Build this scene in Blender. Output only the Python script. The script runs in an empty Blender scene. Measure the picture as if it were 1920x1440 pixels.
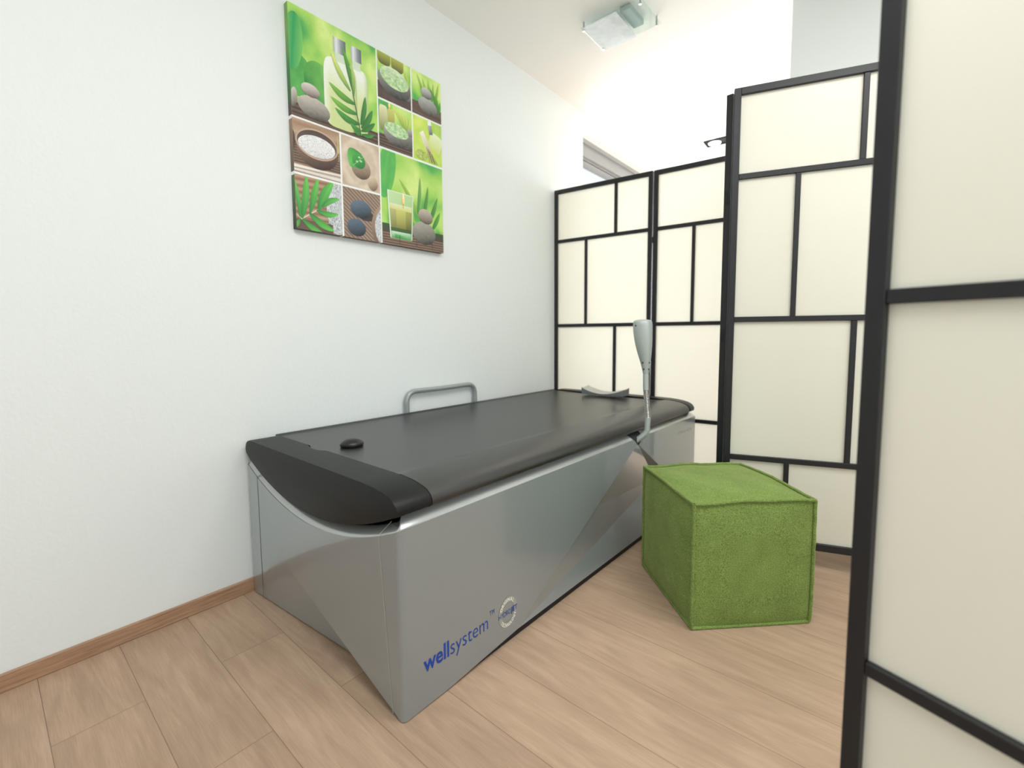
import bpy, bmesh, math, random
from math import sin, cos, pi, radians, hypot, atan2, sqrt
from mathutils import Vector, Matrix, noise

random.seed(7)
scene = bpy.context.scene
COL = scene.collection

# ------------------------------------------------------------------ helpers
def s2l(c):
    return tuple(((v / 12.92) if v <= 0.04045 else ((v + 0.055) / 1.055) ** 2.4) for v in c)

def rgb(r, g, b):
    return s2l((r / 255.0, g / 255.0, b / 255.0))

class MB:
    """collects polygons (with a material slot and optional corner colours) for ONE mesh object"""
    def __init__(self):
        self.v, self.f, self.m, self.c = [], [], [], []
    def poly(self, pts, mi=0, cols=None):
        i = len(self.v)
        self.v += [tuple(p) for p in pts]
        self.f.append(tuple(range(i, i + len(pts))))
        self.m.append(mi); self.c.append(cols)
    def grid(self, rows, mi=0, closed=False):
        i = len(self.v); n = len(rows[0])
        for r in rows: self.v += [tuple(p) for p in r]
        for a in range(len(rows) - 1):
            for b in range(n if closed else n - 1):
                b2 = (b + 1) % n
                self.f.append((i + a*n + b, i + a*n + b2, i + (a+1)*n + b2, i + (a+1)*n + b))
                self.m.append(mi); self.c.append(None)
    def box(self, lo, hi, mi=0, M=None):
        x0, y0, z0 = lo; x1, y1, z1 = hi
        p = [Vector(q) for q in ((x0,y0,z0),(x1,y0,z0),(x1,y1,z0),(x0,y1,z0),(x0,y0,z1),(x1,y0,z1),(x1,y1,z1),(x0,y1,z1))]
        if M is not None: p = [M @ q for q in p]
        i = len(self.v); self.v += [tuple(q) for q in p]
        for q in ((0,3,2,1),(4,5,6,7),(0,1,5,4),(1,2,6,5),(2,3,7,6),(3,0,4,7)):
            self.f.append(tuple(i + k for k in q)); self.m.append(mi); self.c.append(None)
    def tube(self, pts, rad, seg=16, mi=0, caps=True):
        pts = [Vector(p) for p in pts]
        n = len(pts)
        rs = rad if isinstance(rad, (list, tuple)) else [rad] * n
        T = []
        for k in range(n):
            a = pts[max(0, k-1)]; b = pts[min(n-1, k+1)]
            t = (b - a)
            T.append(t.normalized() if t.length > 1e-9 else Vector((0,0,1)))
        ref = Vector((0,0,1)) if abs(T[0].z) < 0.9 else Vector((1,0,0))
        nrm = (ref - T[0] * ref.dot(T[0])).normalized()
        rows = []
        for k in range(n):
            nrm = (nrm - T[k] * nrm.dot(T[k])).normalized()
            bi = T[k].cross(nrm)
            rows.append([pts[k] + (nrm * cos(2*pi*j/seg) + bi * sin(2*pi*j/seg)) * rs[k] for j in range(seg)])
        self.grid(rows, mi, closed=True)
        if caps:
            self.poly(list(reversed(rows[0])), mi); self.poly(rows[-1], mi)
    def build(self, name, mats, parent=None, smooth=None, bevel=None, merge=True, loc=None):
        me = bpy.data.meshes.new(name)
        me.from_pydata(self.v, [], self.f)
        if not isinstance(mats, (list, tuple)): mats = [mats]
        for m in mats: me.materials.append(m)
        for p, mi in zip(me.polygons, self.m): p.material_index = mi
        if any(c is not None for c in self.c):
            at = me.color_attributes.new('Col', 'FLOAT_COLOR', 'CORNER')
            k = 0
            for p, c in zip(me.polygons, self.c):
                for j in range(p.loop_total):
                    q = c[j] if c is not None else (0.8, 0.8, 0.8)
                    at.data[p.loop_start + j].color = (q[0], q[1], q[2], 1.0)
        elif merge:
            bm = bmesh.new(); bm.from_mesh(me)
            bmesh.ops.remove_doubles(bm, verts=bm.verts, dist=1e-5)
            bmesh.ops.recalc_face_normals(bm, faces=bm.faces)
            bm.to_mesh(me); bm.free()
        ob = bpy.data.objects.new(name, me)
        COL.objects.link(ob)
        if parent is not None: ob.parent = parent
        if loc is not None: ob.location = loc
        if smooth is not None:
            me.polygons.foreach_set('use_smooth', [True] * len(me.polygons))
            try: me.set_sharp_from_angle(angle=radians(smooth))
            except Exception: pass
        if bevel:
            b = ob.modifiers.new('bevel', 'BEVEL'); b.width = bevel; b.segments = 2
            b.limit_method = 'ANGLE'; b.angle_limit = radians(40)
        return ob

def tag(o, label, cat, group=None, kind=None):
    o['label'] = label; o['category'] = cat
    if group: o['group'] = group
    if kind: o['kind'] = kind
    return o

def struct(o, label=None):
    o['kind'] = 'structure'
    if label: o['label'] = label
    return o

def empty(name, loc=(0,0,0), rz=0.0):
    o = bpy.data.objects.new(name, None)
    o.empty_display_size = 0.1
    o.location = loc; o.rotation_euler = (0, 0, rz)
    COL.objects.link(o)
    return o

# ------------------------------------------------------------------ materials
def new_mat(name):
    m = bpy.data.materials.new(name); m.use_nodes = True
    nt = m.node_tree
    return m, nt, nt.nodes['Principled BSDF'], nt.nodes['Material Output']

def N(nt, kind, **kw):
    n = nt.nodes.new(kind)
    for k, v in kw.items():
        if k in n.inputs.keys(): n.inputs[k].default_value = v
        else: setattr(n, k, v)
    return n

def simple(name, col, rough=0.5, metal=0.0, spec=0.5, coat=0.0, bump=None, var=None, sheen=0.0):
    m, nt, b, out = new_mat(name)
    b.inputs['Base Color'].default_value = (*col, 1)
    b.inputs['Roughness'].default_value = rough
    b.inputs['Metallic'].default_value = metal
    b.inputs['Specular IOR Level'].default_value = spec
    b.inputs['Coat Weight'].default_value = coat
    b.inputs['Coat Roughness'].default_value = 0.03
    b.inputs['Sheen Weight'].default_value = sheen
    tc = N(nt, 'ShaderNodeTexCoord')
    if var:
        sc, amt = var
        no = N(nt, 'ShaderNodeTexNoise', Scale=sc, Detail=4.0)
        nt.links.new(tc.outputs['Object'], no.inputs['Vector'])
        mx = N(nt, 'ShaderNodeMixRGB', blend_type='MIX')
        mx.inputs[1].default_value = (*[c * (1 - amt) for c in col], 1)
        mx.inputs[2].default_value = (*[min(1, c * (1 + amt)) for c in col], 1)
        nt.links.new(no.outputs['Fac'], mx.inputs[0]); nt.links.new(mx.outputs[0], b.inputs['Base Color'])
    if bump:
        sc, st, di = bump
        no = N(nt, 'ShaderNodeTexNoise', Scale=sc, Detail=3.0)
        nt.links.new(tc.outputs['Object'], no.inputs['Vector'])
        bp = N(nt, 'ShaderNodeBump', Strength=st, Distance=di)
        nt.links.new(no.outputs['Fac'], bp.inputs['Height']); nt.links.new(bp.outputs[0], b.inputs['Normal'])
    return m

M = {}
M['wall'] = simple('white_plaster', (0.81, 0.845, 0.84), 0.85, spec=0.2, bump=(90, 0.25, 0.004))
M['ceiling'] = simple('ceiling_paint', (0.92, 0.92, 0.90), 0.9, spec=0.15, bump=(120, 0.1, 0.002))
M['stub'] = simple('cool_white_paint', (0.84, 0.87, 0.87), 0.85, spec=0.2)

# --- oak planks running at right angles to the left wall
def floor_mat():
    m, nt, b, out = new_mat('oak_planks')
    L = nt.links.new
    tc = N(nt, 'ShaderNodeTexCoord')
    mp = N(nt, 'ShaderNodeMapping'); mp.inputs['Location'].default_value = (1.15, -0.0624, 0)
    L(tc.outputs['Object'], mp.inputs['Vector'])
    br = N(nt, 'ShaderNodeTexBrick', offset=0.2, offset_frequency=2, squash=1.0)
    br.inputs['Scale'].default_value = 1.0
    br.inputs['Brick Width'].default_value = 1.85
    br.inputs['Row Height'].default_value = 0.1858
    br.inputs['Mortar Size'].default_value = 0.0008
    br.inputs['Mortar Smooth'].default_value = 0.1
    br.inputs['Bias'].default_value = 0.0
    br.inputs['Color1'].default_value = (0, 0, 0, 1); br.inputs['Color2'].default_value = (1, 1, 1, 1)
    br.inputs['Mortar'].default_value = (0.5, 0.5, 0.5, 1)
    L(mp.outputs[0], br.inputs['Vector'])
    # per-plank offset so that grain differs from plank to plank
    off = N(nt, 'ShaderNodeVectorMath', operation='SCALE'); off.inputs['Scale'].default_value = 7.3
    L(br.outputs['Color'], off.inputs[0])
    ad = N(nt, 'ShaderNodeVectorMath', operation='ADD')
    L(mp.outputs[0], ad.inputs[0]); L(off.outputs[0], ad.inputs[1])
    st = N(nt, 'ShaderNodeMapping'); st.inputs['Scale'].default_value = (1.6, 11.0, 1.0)
    L(ad.outputs[0], st.inputs['Vector'])
    n1 = N(nt, 'ShaderNodeTexNoise', Scale=2.2, Detail=3.0, Roughness=0.5, Distortion=0.4)
    L(st.outputs[0], n1.inputs['Vector'])
    # cathedral grain: rings of a smooth field
    mul = N(nt, 'ShaderNodeMath', operation='MULTIPLY'); mul.inputs[1].default_value = 60.0
    n0 = N(nt, 'ShaderNodeTexNoise', Scale=0.9, Detail=1.0, Roughness=0.4)
    L(st.outputs[0], n0.inputs['Vector']); L(n0.outputs['Fac'], mul.inputs[0])
    sn = N(nt, 'ShaderNodeMath', operation='SINE'); L(mul.outputs[0], sn.inputs[0])
    st2 = N(nt, 'ShaderNodeMapping'); st2.inputs['Scale'].default_value = (9.0, 230.0, 1.0)
    L(ad.outputs[0], st2.inputs['Vector'])
    n2 = N(nt, 'ShaderNodeTexNoise', Scale=1.6, Detail=5.0, Roughness=0.7)
    L(st2.outputs[0], n2.inputs['Vector'])
    n3 = N(nt, 'ShaderNodeTexNoise', Scale=3.0, Detail=2.0)
    L(mp.outputs[0], n3.inputs['Vector'])
    # base colour from large figure
    cr = N(nt, 'ShaderNodeValToRGB')
    cr.color_ramp.elements[0].position = 0.25; cr.color_ramp.elements[0].color = (*rgb(172, 145, 122), 1)
    cr.color_ramp.elements[1].position = 0.75; cr.color_ramp.elements[1].color = (*rgb(189, 162, 138), 1)
    L(n1.outputs['Fac'], cr.inputs['Fac'])
    def mixmul(a, fac_out, lo, hi, fmin, fmax):
        mr = N(nt, 'ShaderNodeMapRange')
        mr.inputs['From Min'].default_value = fmin; mr.inputs['From Max'].default_value = fmax
        mr.inputs['To Min'].default_value = lo; mr.inputs['To Max'].default_value = hi
        L(fac_out, mr.inputs['Value'])
        vm = N(nt, 'ShaderNodeVectorMath', operation='SCALE')
        L(a, vm.inputs[0]); L(mr.outputs[0], vm.inputs['Scale'])
        return vm.outputs[0]
    c = mixmul(cr.outputs[0], sn.outputs[0], 0.965, 1.03, -1, 1)
    c = mixmul(c, n2.outputs['Fac'], 0.87, 1.11, 0.25, 0.75)
    c = mixmul(c, n3.outputs['Fac'], 0.93, 1.06, 0.3, 0.7)
    sep = N(nt, 'ShaderNodeSeparateColor'); L(br.outputs['Color'], sep.inputs[0])
    c = mixmul(c, sep.outputs[0], 0.93, 1.05, 0, 1)
    mx = N(nt, 'ShaderNodeMixRGB'); mx.inputs[2].default_value = (*rgb(96, 74, 58), 1)
    fm = N(nt, 'ShaderNodeMath', operation='MULTIPLY'); fm.inputs[1].default_value = 0.75
    L(br.outputs['Fac'], fm.inputs[0]); L(fm.outputs[0], mx.inputs[0])
    L(c, mx.inputs[1]); L(mx.outputs[0], b.inputs['Base Color'])
    b.inputs['Roughness'].default_value = 0.55; b.inputs['Specular IOR Level'].default_value = 0.25
    bp = N(nt, 'ShaderNodeBump', Strength=0.12, Distance=0.002)
    L(n2.outputs['Fac'], bp.inputs['Height']); L(bp.outputs[0], b.inputs['Normal'])
    return m
M['floor'] = floor_mat()

def wood_mat(name, c0, c1, axis_scale):
    m, nt, b, out = new_mat(name); L = nt.links.new
    tc = N(nt, 'ShaderNodeTexCoord'); mp = N(nt, 'ShaderNodeMapping')
    mp.inputs['Scale'].default_value = axis_scale
    L(tc.outputs['Object'], mp.inputs['Vector'])
    no = N(nt, 'ShaderNodeTexNoise', Scale=3.0, Detail=5.0, Roughness=0.6); L(mp.outputs[0], no.inputs['Vector'])
    cr = N(nt, 'ShaderNodeValToRGB')
    cr.color_ramp.elements[0].position = 0.3; cr.color_ramp.elements[0].color = (*c0, 1)
    cr.color_ramp.elements[1].position = 0.72; cr.color_ramp.elements[1].color = (*c1, 1)
    L(no.outputs['Fac'], cr.inputs['Fac']); L(cr.outputs[0], b.inputs['Base Color'])
    b.inputs['Roughness'].default_value = 0.5; b.inputs['Specular IOR Level'].default_value = 0.3
    return m
M['skirting'] = wood_mat('oak_skirting', rgb(146, 112, 88), rgb(190, 154, 124), (30, 2.5, 60))

M['silver'] = simple('silver_lacquer', (0.305, 0.345, 0.362), 0.32, metal=0.35, coat=1.0, var=(420, 0.05))
M['silver'].node_tree.nodes['Principled BSDF'].inputs['Coat Roughness'].default_value = 0.04
M['rim'] = simple('silver_rim', (0.50, 0.52, 0.52), 0.24, metal=0.45, coat=1.0)
M['seam_light'] = simple('pale_seam', rgb(190, 192, 184), 0.5)
M['seam_dark'] = simple('dark_seam', rgb(38, 42, 46), 0.6)
M['black'] = simple('black_plinth', (0.008, 0.008, 0.011), 0.6)
M['leather'] = simple('charcoal_vinyl', (0.013, 0.0132, 0.014), 0.35, spec=1.0, bump=(260, 0.10, 0.002), var=(9, 0.22))
M['cap'] = simple('charcoal_end_cap', (0.009, 0.0094, 0.010), 0.46, spec=0.28, bump=(420, 0.06, 0.001), var=(30, 0.08))
M['knob'] = simple('black_plastic', (0.012, 0.012, 0.014), 0.35)
M['tube'] = simple('grey_powdercoat', (0.34, 0.375, 0.375), 0.36, metal=0.35, coat=0.2)
M['tube2'] = simple('pale_grey_plastic', (0.42, 0.47, 0.455), 0.42, metal=0.25)
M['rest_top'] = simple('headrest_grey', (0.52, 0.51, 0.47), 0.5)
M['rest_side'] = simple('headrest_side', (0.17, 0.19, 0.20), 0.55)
M['frame'] = simple('black_screen_frame', (0.013, 0.0135, 0.016), 0.45, spec=0.45, var=(25, 0.15))
M['hinge'] = simple('hinge_steel', (0.022, 0.024, 0.028), 0.35, metal=0.6)
M['hole'] = simple('screw_hole', (0.004, 0.004, 0.005), 0.5)
M['blue'] = simple('blue_lettering', rgb(8, 66, 165), 0.45)
M['white_ink'] = simple('white_lettering', (0.93, 0.93, 0.88), 0.5)
M['ring_ink'] = simple('pale_ring', rgb(160, 162, 152), 0.5)
M['frame_white'] = simple('white_window_frame', (0.62, 0.63, 0.63), 0.5)
M['steel'] = simple('brushed_steel', (0.45, 0.45, 0.45), 0.3, metal=1.0)
M['spot_black'] = simple('black_spot_housing', (0.004, 0.0035, 0.004), 0.6, spec=0.1)

def felt():
    m, nt, b, out = new_mat('green_felt'); L = nt.links.new
    tc = N(nt, 'ShaderNodeTexCoord')
    n1 = N(nt, 'ShaderNodeTexNoise', Scale=330.0, Detail=3.0, Roughness=0.7)
    n2 = N(nt, 'ShaderNodeTexNoise', Scale=14.0, Detail=3.0)
    L(tc.outputs['Object'], n1.inputs['Vector']); L(tc.outputs['Object'], n2.inputs['Vector'])
    cr = N(nt, 'ShaderNodeValToRGB')
    cr.color_ramp.elements[0].position = 0.33; cr.color_ramp.elements[0].color = (*rgb(82, 104, 48), 1)
    cr.color_ramp.elements[1].position = 0.67; cr.color_ramp.elements[1].color = (*rgb(142, 164, 92), 1)
    L(n1.outputs['Fac'], cr.inputs['Fac'])
    mr = N(nt, 'ShaderNodeMapRange'); mr.inputs['From Min'].default_value = 0.3; mr.inputs['From Max'].default_value = 0.7
    mr.inputs['To Min'].default_value = 0.9; mr.inputs['To Max'].default_value = 1.08
    L(n2.outputs['Fac'], mr.inputs['Value'])
    vm = N(nt, 'ShaderNodeVectorMath', operation='SCALE'); L(cr.outputs[0], vm.inputs[0]); L(mr.outputs[0], vm.inputs['Scale'])
    L(vm.outputs[0], b.inputs['Base Color'])
    b.inputs['Roughness'].default_value = 0.95; b.inputs['Specular IOR Level'].default_value = 0.1
    b.inputs['Sheen Weight'].default_value = 0.6; b.inputs['Sheen Tint'].default_value = (*rgb(200, 212, 150), 1); b.inputs['Sheen Roughness'].default_value = 0.35
    bp = N(nt, 'ShaderNodeBump', Strength=0.35, Distance=0.003)
    L(n1.outputs['Fac'], bp.inputs['Height']); L(bp.outputs[0], b.inputs['Normal'])
    return m
M['felt'] = felt()

def paper():
    m, nt, b, out = new_mat('cream_paper'); L = nt.links.new
    nt.nodes.remove(b)
    tc = N(nt, 'ShaderNodeTexCoord')
    no = N(nt, 'ShaderNodeTexNoise', Scale=1.6, Detail=2.0); L(tc.outputs['Object'], no.inputs['Vector'])
    mx = N(nt, 'ShaderNodeMixRGB')
    mx.inputs[1].default_value = (0.90, 0.885, 0.765, 1); mx.inputs[2].default_value = (0.92, 0.91, 0.81, 1)
    L(no.outputs['Fac'], mx.inputs[0])
    d = N(nt, 'ShaderNodeBsdfDiffuse'); L(mx.outputs[0], d.inputs['Color'])
    t = N(nt, 'ShaderNodeBsdfTranslucent'); t.inputs['Color'].default_value = (0.94, 0.935, 0.92, 1)
    g = N(nt, 'ShaderNodeBsdfGlossy'); g.inputs['Roughness'].default_value = 0.45; g.inputs['Color'].default_value = (1, 1, 1, 1)
    m1 = N(nt, 'ShaderNodeMixShader'); m1.inputs[0].default_value = 0.42
    L(d.outputs[0], m1.inputs[1]); L(t.outputs[0], m1.inputs[2])
    m2 = N(nt, 'ShaderNodeMixShader'); m2.inputs[0].default_value = 0.03
    L(m1.outputs[0], m2.inputs[1]); L(g.outputs[0], m2.inputs[2]); L(m2.outputs[0], out.inputs['Surface'])
    return m
M['paper'] = paper()

def glass(name, tint, refl=0.06, frost=0.0, frostcol=(0.85, 0.9, 0.9)):
    m, nt, b, out = new_mat(name); L = nt.links.new
    nt.nodes.remove(b)
    t = N(nt, 'ShaderNodeBsdfTransparent'); t.inputs['Color'].default_value = (*tint, 1)
    g = N(nt, 'ShaderNodeBsdfGlossy'); g.inputs['Roughness'].default_value = 0.02
    m1 = N(nt, 'ShaderNodeMixShader'); m1.inputs[0].default_value = refl
    L(t.outputs[0], m1.inputs[1]); L(g.outputs[0], m1.inputs[2])
    last = m1
    if frost:
        d = N(nt, 'ShaderNodeBsdfDiffuse'); d.inputs['Color'].default_value = (*frostcol, 1)
        tr = N(nt, 'ShaderNodeBsdfTranslucent'); tr.inputs['Color'].default_value = (*frostcol, 1)
        md = N(nt, 'ShaderNodeMixShader'); md.inputs[0].default_value = 0.4
        L(d.outputs[0], md.inputs[1]); L(tr.outputs[0], md.inputs[2])
        tc = N(nt, 'ShaderNodeTexCoord'); no = N(nt, 'ShaderNodeTexNoise', Scale=14.0, Detail=3.0)
        L(tc.outputs['Object'], no.inputs['Vector'])
        mr = N(nt, 'ShaderNodeMapRange'); mr.inputs['From Min'].default_value = 0.35; mr.inputs['From Max'].default_value = 0.65
        mr.inputs['To Min'].default_value = frost - 0.18; mr.inputs['To Max'].default_value = min(1, frost + 0.1)
        L(no.outputs['Fac'], mr.inputs['Value'])
        m2 = N(nt, 'ShaderNodeMixShader'); L(mr.outputs[0], m2.inputs[0])
        L(m1.outputs[0], m2.inputs[1]); L(md.outputs[0], m2.inputs[2]); last = m2
    L(last.outputs[0], out.inputs['Surface'])
    return m
M['pane'] = glass('window_glass', (0.97, 0.98, 0.98), 0.05)
M['lamp_clear'] = glass('greenish_clear_glass', (0.90, 0.95, 0.93), 0.10)
M['lamp_frost'] = glass('frosted_glass', (0.93, 0.96, 0.97), 0.06, 0.85, (0.95, 0.97, 1.0))

def emit(name, col, s):
    m, nt, b, out = new_mat(name)
    b.inputs['Base Color'].default_value = (*col, 1)
    b.inputs['Emission Color'].default_value = (*col, 1); b.inputs['Emission Strength'].default_value = s
    return m
M['bulb'] = emit('lit_bulb', (1.0, 0.96, 0.9), 3.0)

def print_mat():
    m, nt, b, out = new_mat('printed_canvas'); L = nt.links.new
    a = N(nt, 'ShaderNodeVertexColor', layer_name='Col')
    tc = N(nt, 'ShaderNodeTexCoord'); no = N(nt, 'ShaderNodeTexNoise', Scale=160.0, Detail=2.0)
    L(tc.outputs['Object'], no.inputs['Vector'])
    mr = N(nt, 'ShaderNodeMapRange'); mr.inputs['From Min'].default_value = 0.3; mr.inputs['From Max'].default_value = 0.7
    mr.inputs['To Min'].default_value = 0.97; mr.inputs['To Max'].default_value = 1.03
    L(no.outputs['Fac'], mr.inputs['Value'])
    vm = N(nt, 'ShaderNodeVectorMath', operation='SCALE'); L(a.outputs['Color'], vm.inputs[0]); L(mr.outputs[0], vm.inputs['Scale'])
    gm = N(nt, 'ShaderNodeGamma'); gm.inputs['Gamma'].default_value = 0.90
    hz = N(nt, 'ShaderNodeMixRGB'); hz.inputs[0].default_value = 0.035; hz.inputs[2].default_value = (0.85, 0.88, 0.86, 1)  # pale haze mixed evenly into the print colours
    L(vm.outputs[0], gm.inputs['Color']); L(gm.outputs[0], hz.inputs[1]); L(hz.outputs[0], b.inputs['Base Color'])
    b.inputs['Roughness'].default_value = 0.7; b.inputs['Specular IOR Level'].default_value = 0.2
    return m
M['print'] = print_mat()

# ------------------------------------------------------------------ setting
WX, CZ = -1.875, 2.675          # left wall, ceiling height
FX = -2.115                     # window wall of the far room
YB, YF, XR = -2.4, 7.2, 2.7

mb = MB(); mb.box((FX - 0.2, YB - 0.2, -0.1), (XR + 0.2, YF + 0.2, 0.0))
struct(mb.build('floor', M['floor']), 'grey-beige oak plank floor')
mb = MB(); mb.box((FX - 0.2, YB - 0.2, CZ), (XR + 0.2, YF + 0.2, CZ + 0.1))
struct(mb.build('ceiling', M['ceiling']), 'plain white ceiling')
mb = MB(); mb.box((FX - 0.15, YB, 0), (WX, 3.147, CZ))
struct(mb.build('wall_left', M['wall']), 'white plastered wall beside the massage bed')
mb = MB(); mb.box((-0.45, 2.765, 0), (XR, 3.0, CZ))
struct(mb.build('wall_back', M['stub']), 'cool white wall behind the right hand screens')

def wall_with_opening(name, axis, at, thick, a0, a1, o0, o1, z0, z1, mat, label):
    mb = MB()
    for (p0, p1, q0, q1) in ((a0, o0, 0, CZ), (o1, a1, 0, CZ), (o0, o1, 0, z0), (o0, o1, z1, CZ)):
        if p1 - p0 < 1e-4 or q1 - q0 < 1e-4: continue
        if axis == 'y': mb.box((p0, at, q0), (p1, at + thick, q1))
        else: mb.box((at, p0, q0), (at + thick, p1, q1))
    return struct(mb.build(name, mat), label)
wall_with_opening('wall_front', 'y', YB - 0.15, 0.15, FX, XR, 0.2, 2.5, 0.25, 2.45, M['wall'], 'white wall with unseen window opening set for light behind the viewpoint')
wall_with_opening('wall_far', 'y', YF, 0.15, FX, XR, -1.6, 2.0, 0.3, 2.4, M['wall'], 'white wall with window opening added for light at the end of the bright room behind the screens')
wall_with_opening('wall_right', 'x', XR, 0.15, YB, YF, -1.6, 2.0, 0.8, 2.4, M['wall'], 'white wall with unseen window opening placed for light on the right')

mb = MB()
mb.box((WX, YB, 0.0), (-1.862, 3.147, 0.052))
struct(mb.build('baseboard_left', M['skirting'], bevel=0.003), 'low oak skirting along the left wall')

# far window (glazed front, seen over the screens)
w = MB()
w.box((FX - 0.10, 3.147, 2.640), (FX + 0.012, YF, CZ))              # head trim under the ceiling
w.box((FX - 0.10, 3.147, 2.612), (FX - 0.004, YF, 2.640))
w.box((FX - 0.10, 3.147, 2.536), (FX + 0.004, YF, 2.612))
w.box((FX - 0.10, 3.147, 2.520), (FX - 0.020, YF, 2.533))
w.box((FX - 0.10, 3.147, 2.497), (FX - 0.026, YF, 2.512))
w.box((FX - 0.10, 3.147, 0.0), (FX, YF, 0.10))
for y in (4.9, 6.6):
    w.box((FX - 0.10, y, 0.10), (FX, y + 0.06, 2.5))
win = struct(w.build('window_1', simple('backlit_window_frame', (0.30, 0.305, 0.31), 0.5)), 'tall window with pale metal frame behind the screens')  # frame colour darkened to stand for its backlit shade
g = MB(); g.box((FX - 0.07, 3.147, 0.10), (FX - 0.062, YF, 2.497))
g.build('pane', M['pane'], win)

def framed_window(name, axis, at, a0, a1, z0, z1, label):
    f = MB(); g = MB(); t = 0.06
    def bx(m, p0, p1, q0, q1, d0, d1):
        if axis == 'y': m.box((p0, at + d0, q0), (p1, at + d1, q1))
        else: m.box((at + d0, p0, q0), (at + d1, p1, q1))
    mid = (a0 + a1) / 2
    for (p0, p1, q0, q1) in ((a0, a0 + t, z0, z1), (a1 - t, a1, z0, z1), (a0 + t, a1 - t, z0, z0 + t), (a0 + t, a1 - t, z1 - t, z1), (mid - t/2, mid + t/2, z0 + t, z1 - t)):
        bx(f, p0, p1, q0, q1, 0.04, 0.10)
    o = struct(f.build(name, M['frame_white']), label)
    bx(g, a0 + t, a1 - t, z0 + t, z1 - t, 0.066, 0.074)
    g.build('pane', M['pane'], o)
framed_window('unseen_window_2', 'y', YB - 0.15, 0.2, 2.5, 0.25, 2.45, 'unseen wide window behind the viewpoint, placed for its light')  # unseen window, opening shifted to set the light on the left wall
framed_window('unseen_window_4', 'y', YF, -1.6, 2.0, 0.3, 2.4, 'unseen window added for light at the end of the room behind the screens')  # added unseen window, lights the backs of the screen panels
framed_window('unseen_window_3', 'x', XR, -1.6, 2.0, 0.8, 2.4, 'unseen window placed for light in the right wall')  # unseen window, placed for even side light on the left wall

# ------------------------------------------------------------------ massage bed
TH = math.atan(0.028)
bed = empty('massage_bed', (-0.908, 0.655, 0), -TH)
tag(bed, 'silver water massage bed with charcoal padded top along the white wall', 'massage bed')
W, LEN = 0.955, 2.062
def P(u, v, z): return Vector((-u, v - 0.026 * u * (1 - v / 2.1), z))          # local frame of the bed: u towards the wall, v along it

def bowl(u): return ((u - W/2) / (W/2)) ** 2
def z_rim(u): return 0.402 + 0.110 * bowl(u)       # outer edge of the end rims
ZS = 0.512                                         # outer edge of the side rims

# long side panel facing the room, with the star-shaped recess
A = (1.312, 0.486); Lp = (0.452, 0.028); Rp = (2.02, 0.030); Mp = (0.965, 0.285, 0.016); Qp = (1.62, 0.235, 0.050)
R = 0.014
s = MB()
def S(v, z, d=0.0): return P(d, v, z)
s.poly([S(R, 0.002), S(0.15, 0.004), S(Lp[0], Lp[1]), S(*A), S(A[0], ZS), S(R, ZS)])
Mv, Qv = S(*Mp), S(*Qp)
s.poly([S(*A), S(Lp[0], Lp[1]), Mv])
s.poly([S(*A), Mv, Qv]); s.poly([Mv, S(Lp[0], Lp[1]), Qv])
s.poly([S(Lp[0], Lp[1]), S(Rp[0], Rp[1]), Qv]); s.poly([S(*A), Qv, S(Rp[0], Rp[1])])
s.poly([S(*A), S(Rp[0], Rp[1]), S(LEN - R, 0.002), S(LEN - R, ZS), S(A[0], ZS)])
side = s.build('side_panel', M['silver'], bed)

# foot end panel with corner rounding and folded facet
e = MB()
K1 = (0.030, 0.010); K2 = (0.715, 0.228); Lb = (0.935, 0.004); Mb = (0.13, 0.006, 0.072)
def E_(u, z, d=0.0): return P(u, d, z)
top = [E_(u, z_rim(u)) for u in [R + (W - 2*R) * i / 24 for i in range(25)]]
e.poly([E_(R, 0.002), E_(R, z_rim(R))] + top[1:-1] + [E_(W - R, z_rim(W - R)), E_(W - R, 0.002), E_(*Lb), E_(*K2), E_(*K1)])
e.poly([E_(*K2), E_(*Lb), E_(*Mb)])
e.poly([E_(*K2), E_(*Mb), E_(*K1)])
for (sx, cu) in ((0, R), (1, W - R)):                # rounded corners
    rows = [[], []]
    for k in range(7):
        a = pi/2 * k / 6
        u = cu - R * sin(a) if sx == 0 else cu + R * sin(a)
        v = R - R * cos(a)
        rows[0].append(P(u, v, 0.002)); rows[1].append(P(u, v, z_rim(u)))
    e.grid(rows)
endp = e.build('end_panel', M['silver'], bed, smooth=30)

# remaining sides
r = MB()
r.poly([P(W, R, 0.002), P(W, LEN - R, 0.002), P(W, LEN - R, ZS), P(W, R, ZS)])
topb = [P(u, LEN, z_rim(u)) for u in [R + (W - 2*R) * i / 24 for i in range(25)]]
r.poly([P(R, LEN, 0.002)] + topb + [P(W - R, LEN, 0.002)])
for cu, sg in ((R, -1), (W - R, 1)):
    rows = [[], []]
    for k in range(7):
        a = pi/2 * k / 6
        rows[0].append(P(cu + sg * R * sin(a), LEN - R + R * cos(a), 0.002))
        rows[1].append(P(cu + sg * R * sin(a), LEN - R + R * cos(a), z_rim(cu + sg * R * sin(a))))
    r.grid(rows)
r.build('back_panel', M['silver'], bed, smooth=30)

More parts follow.
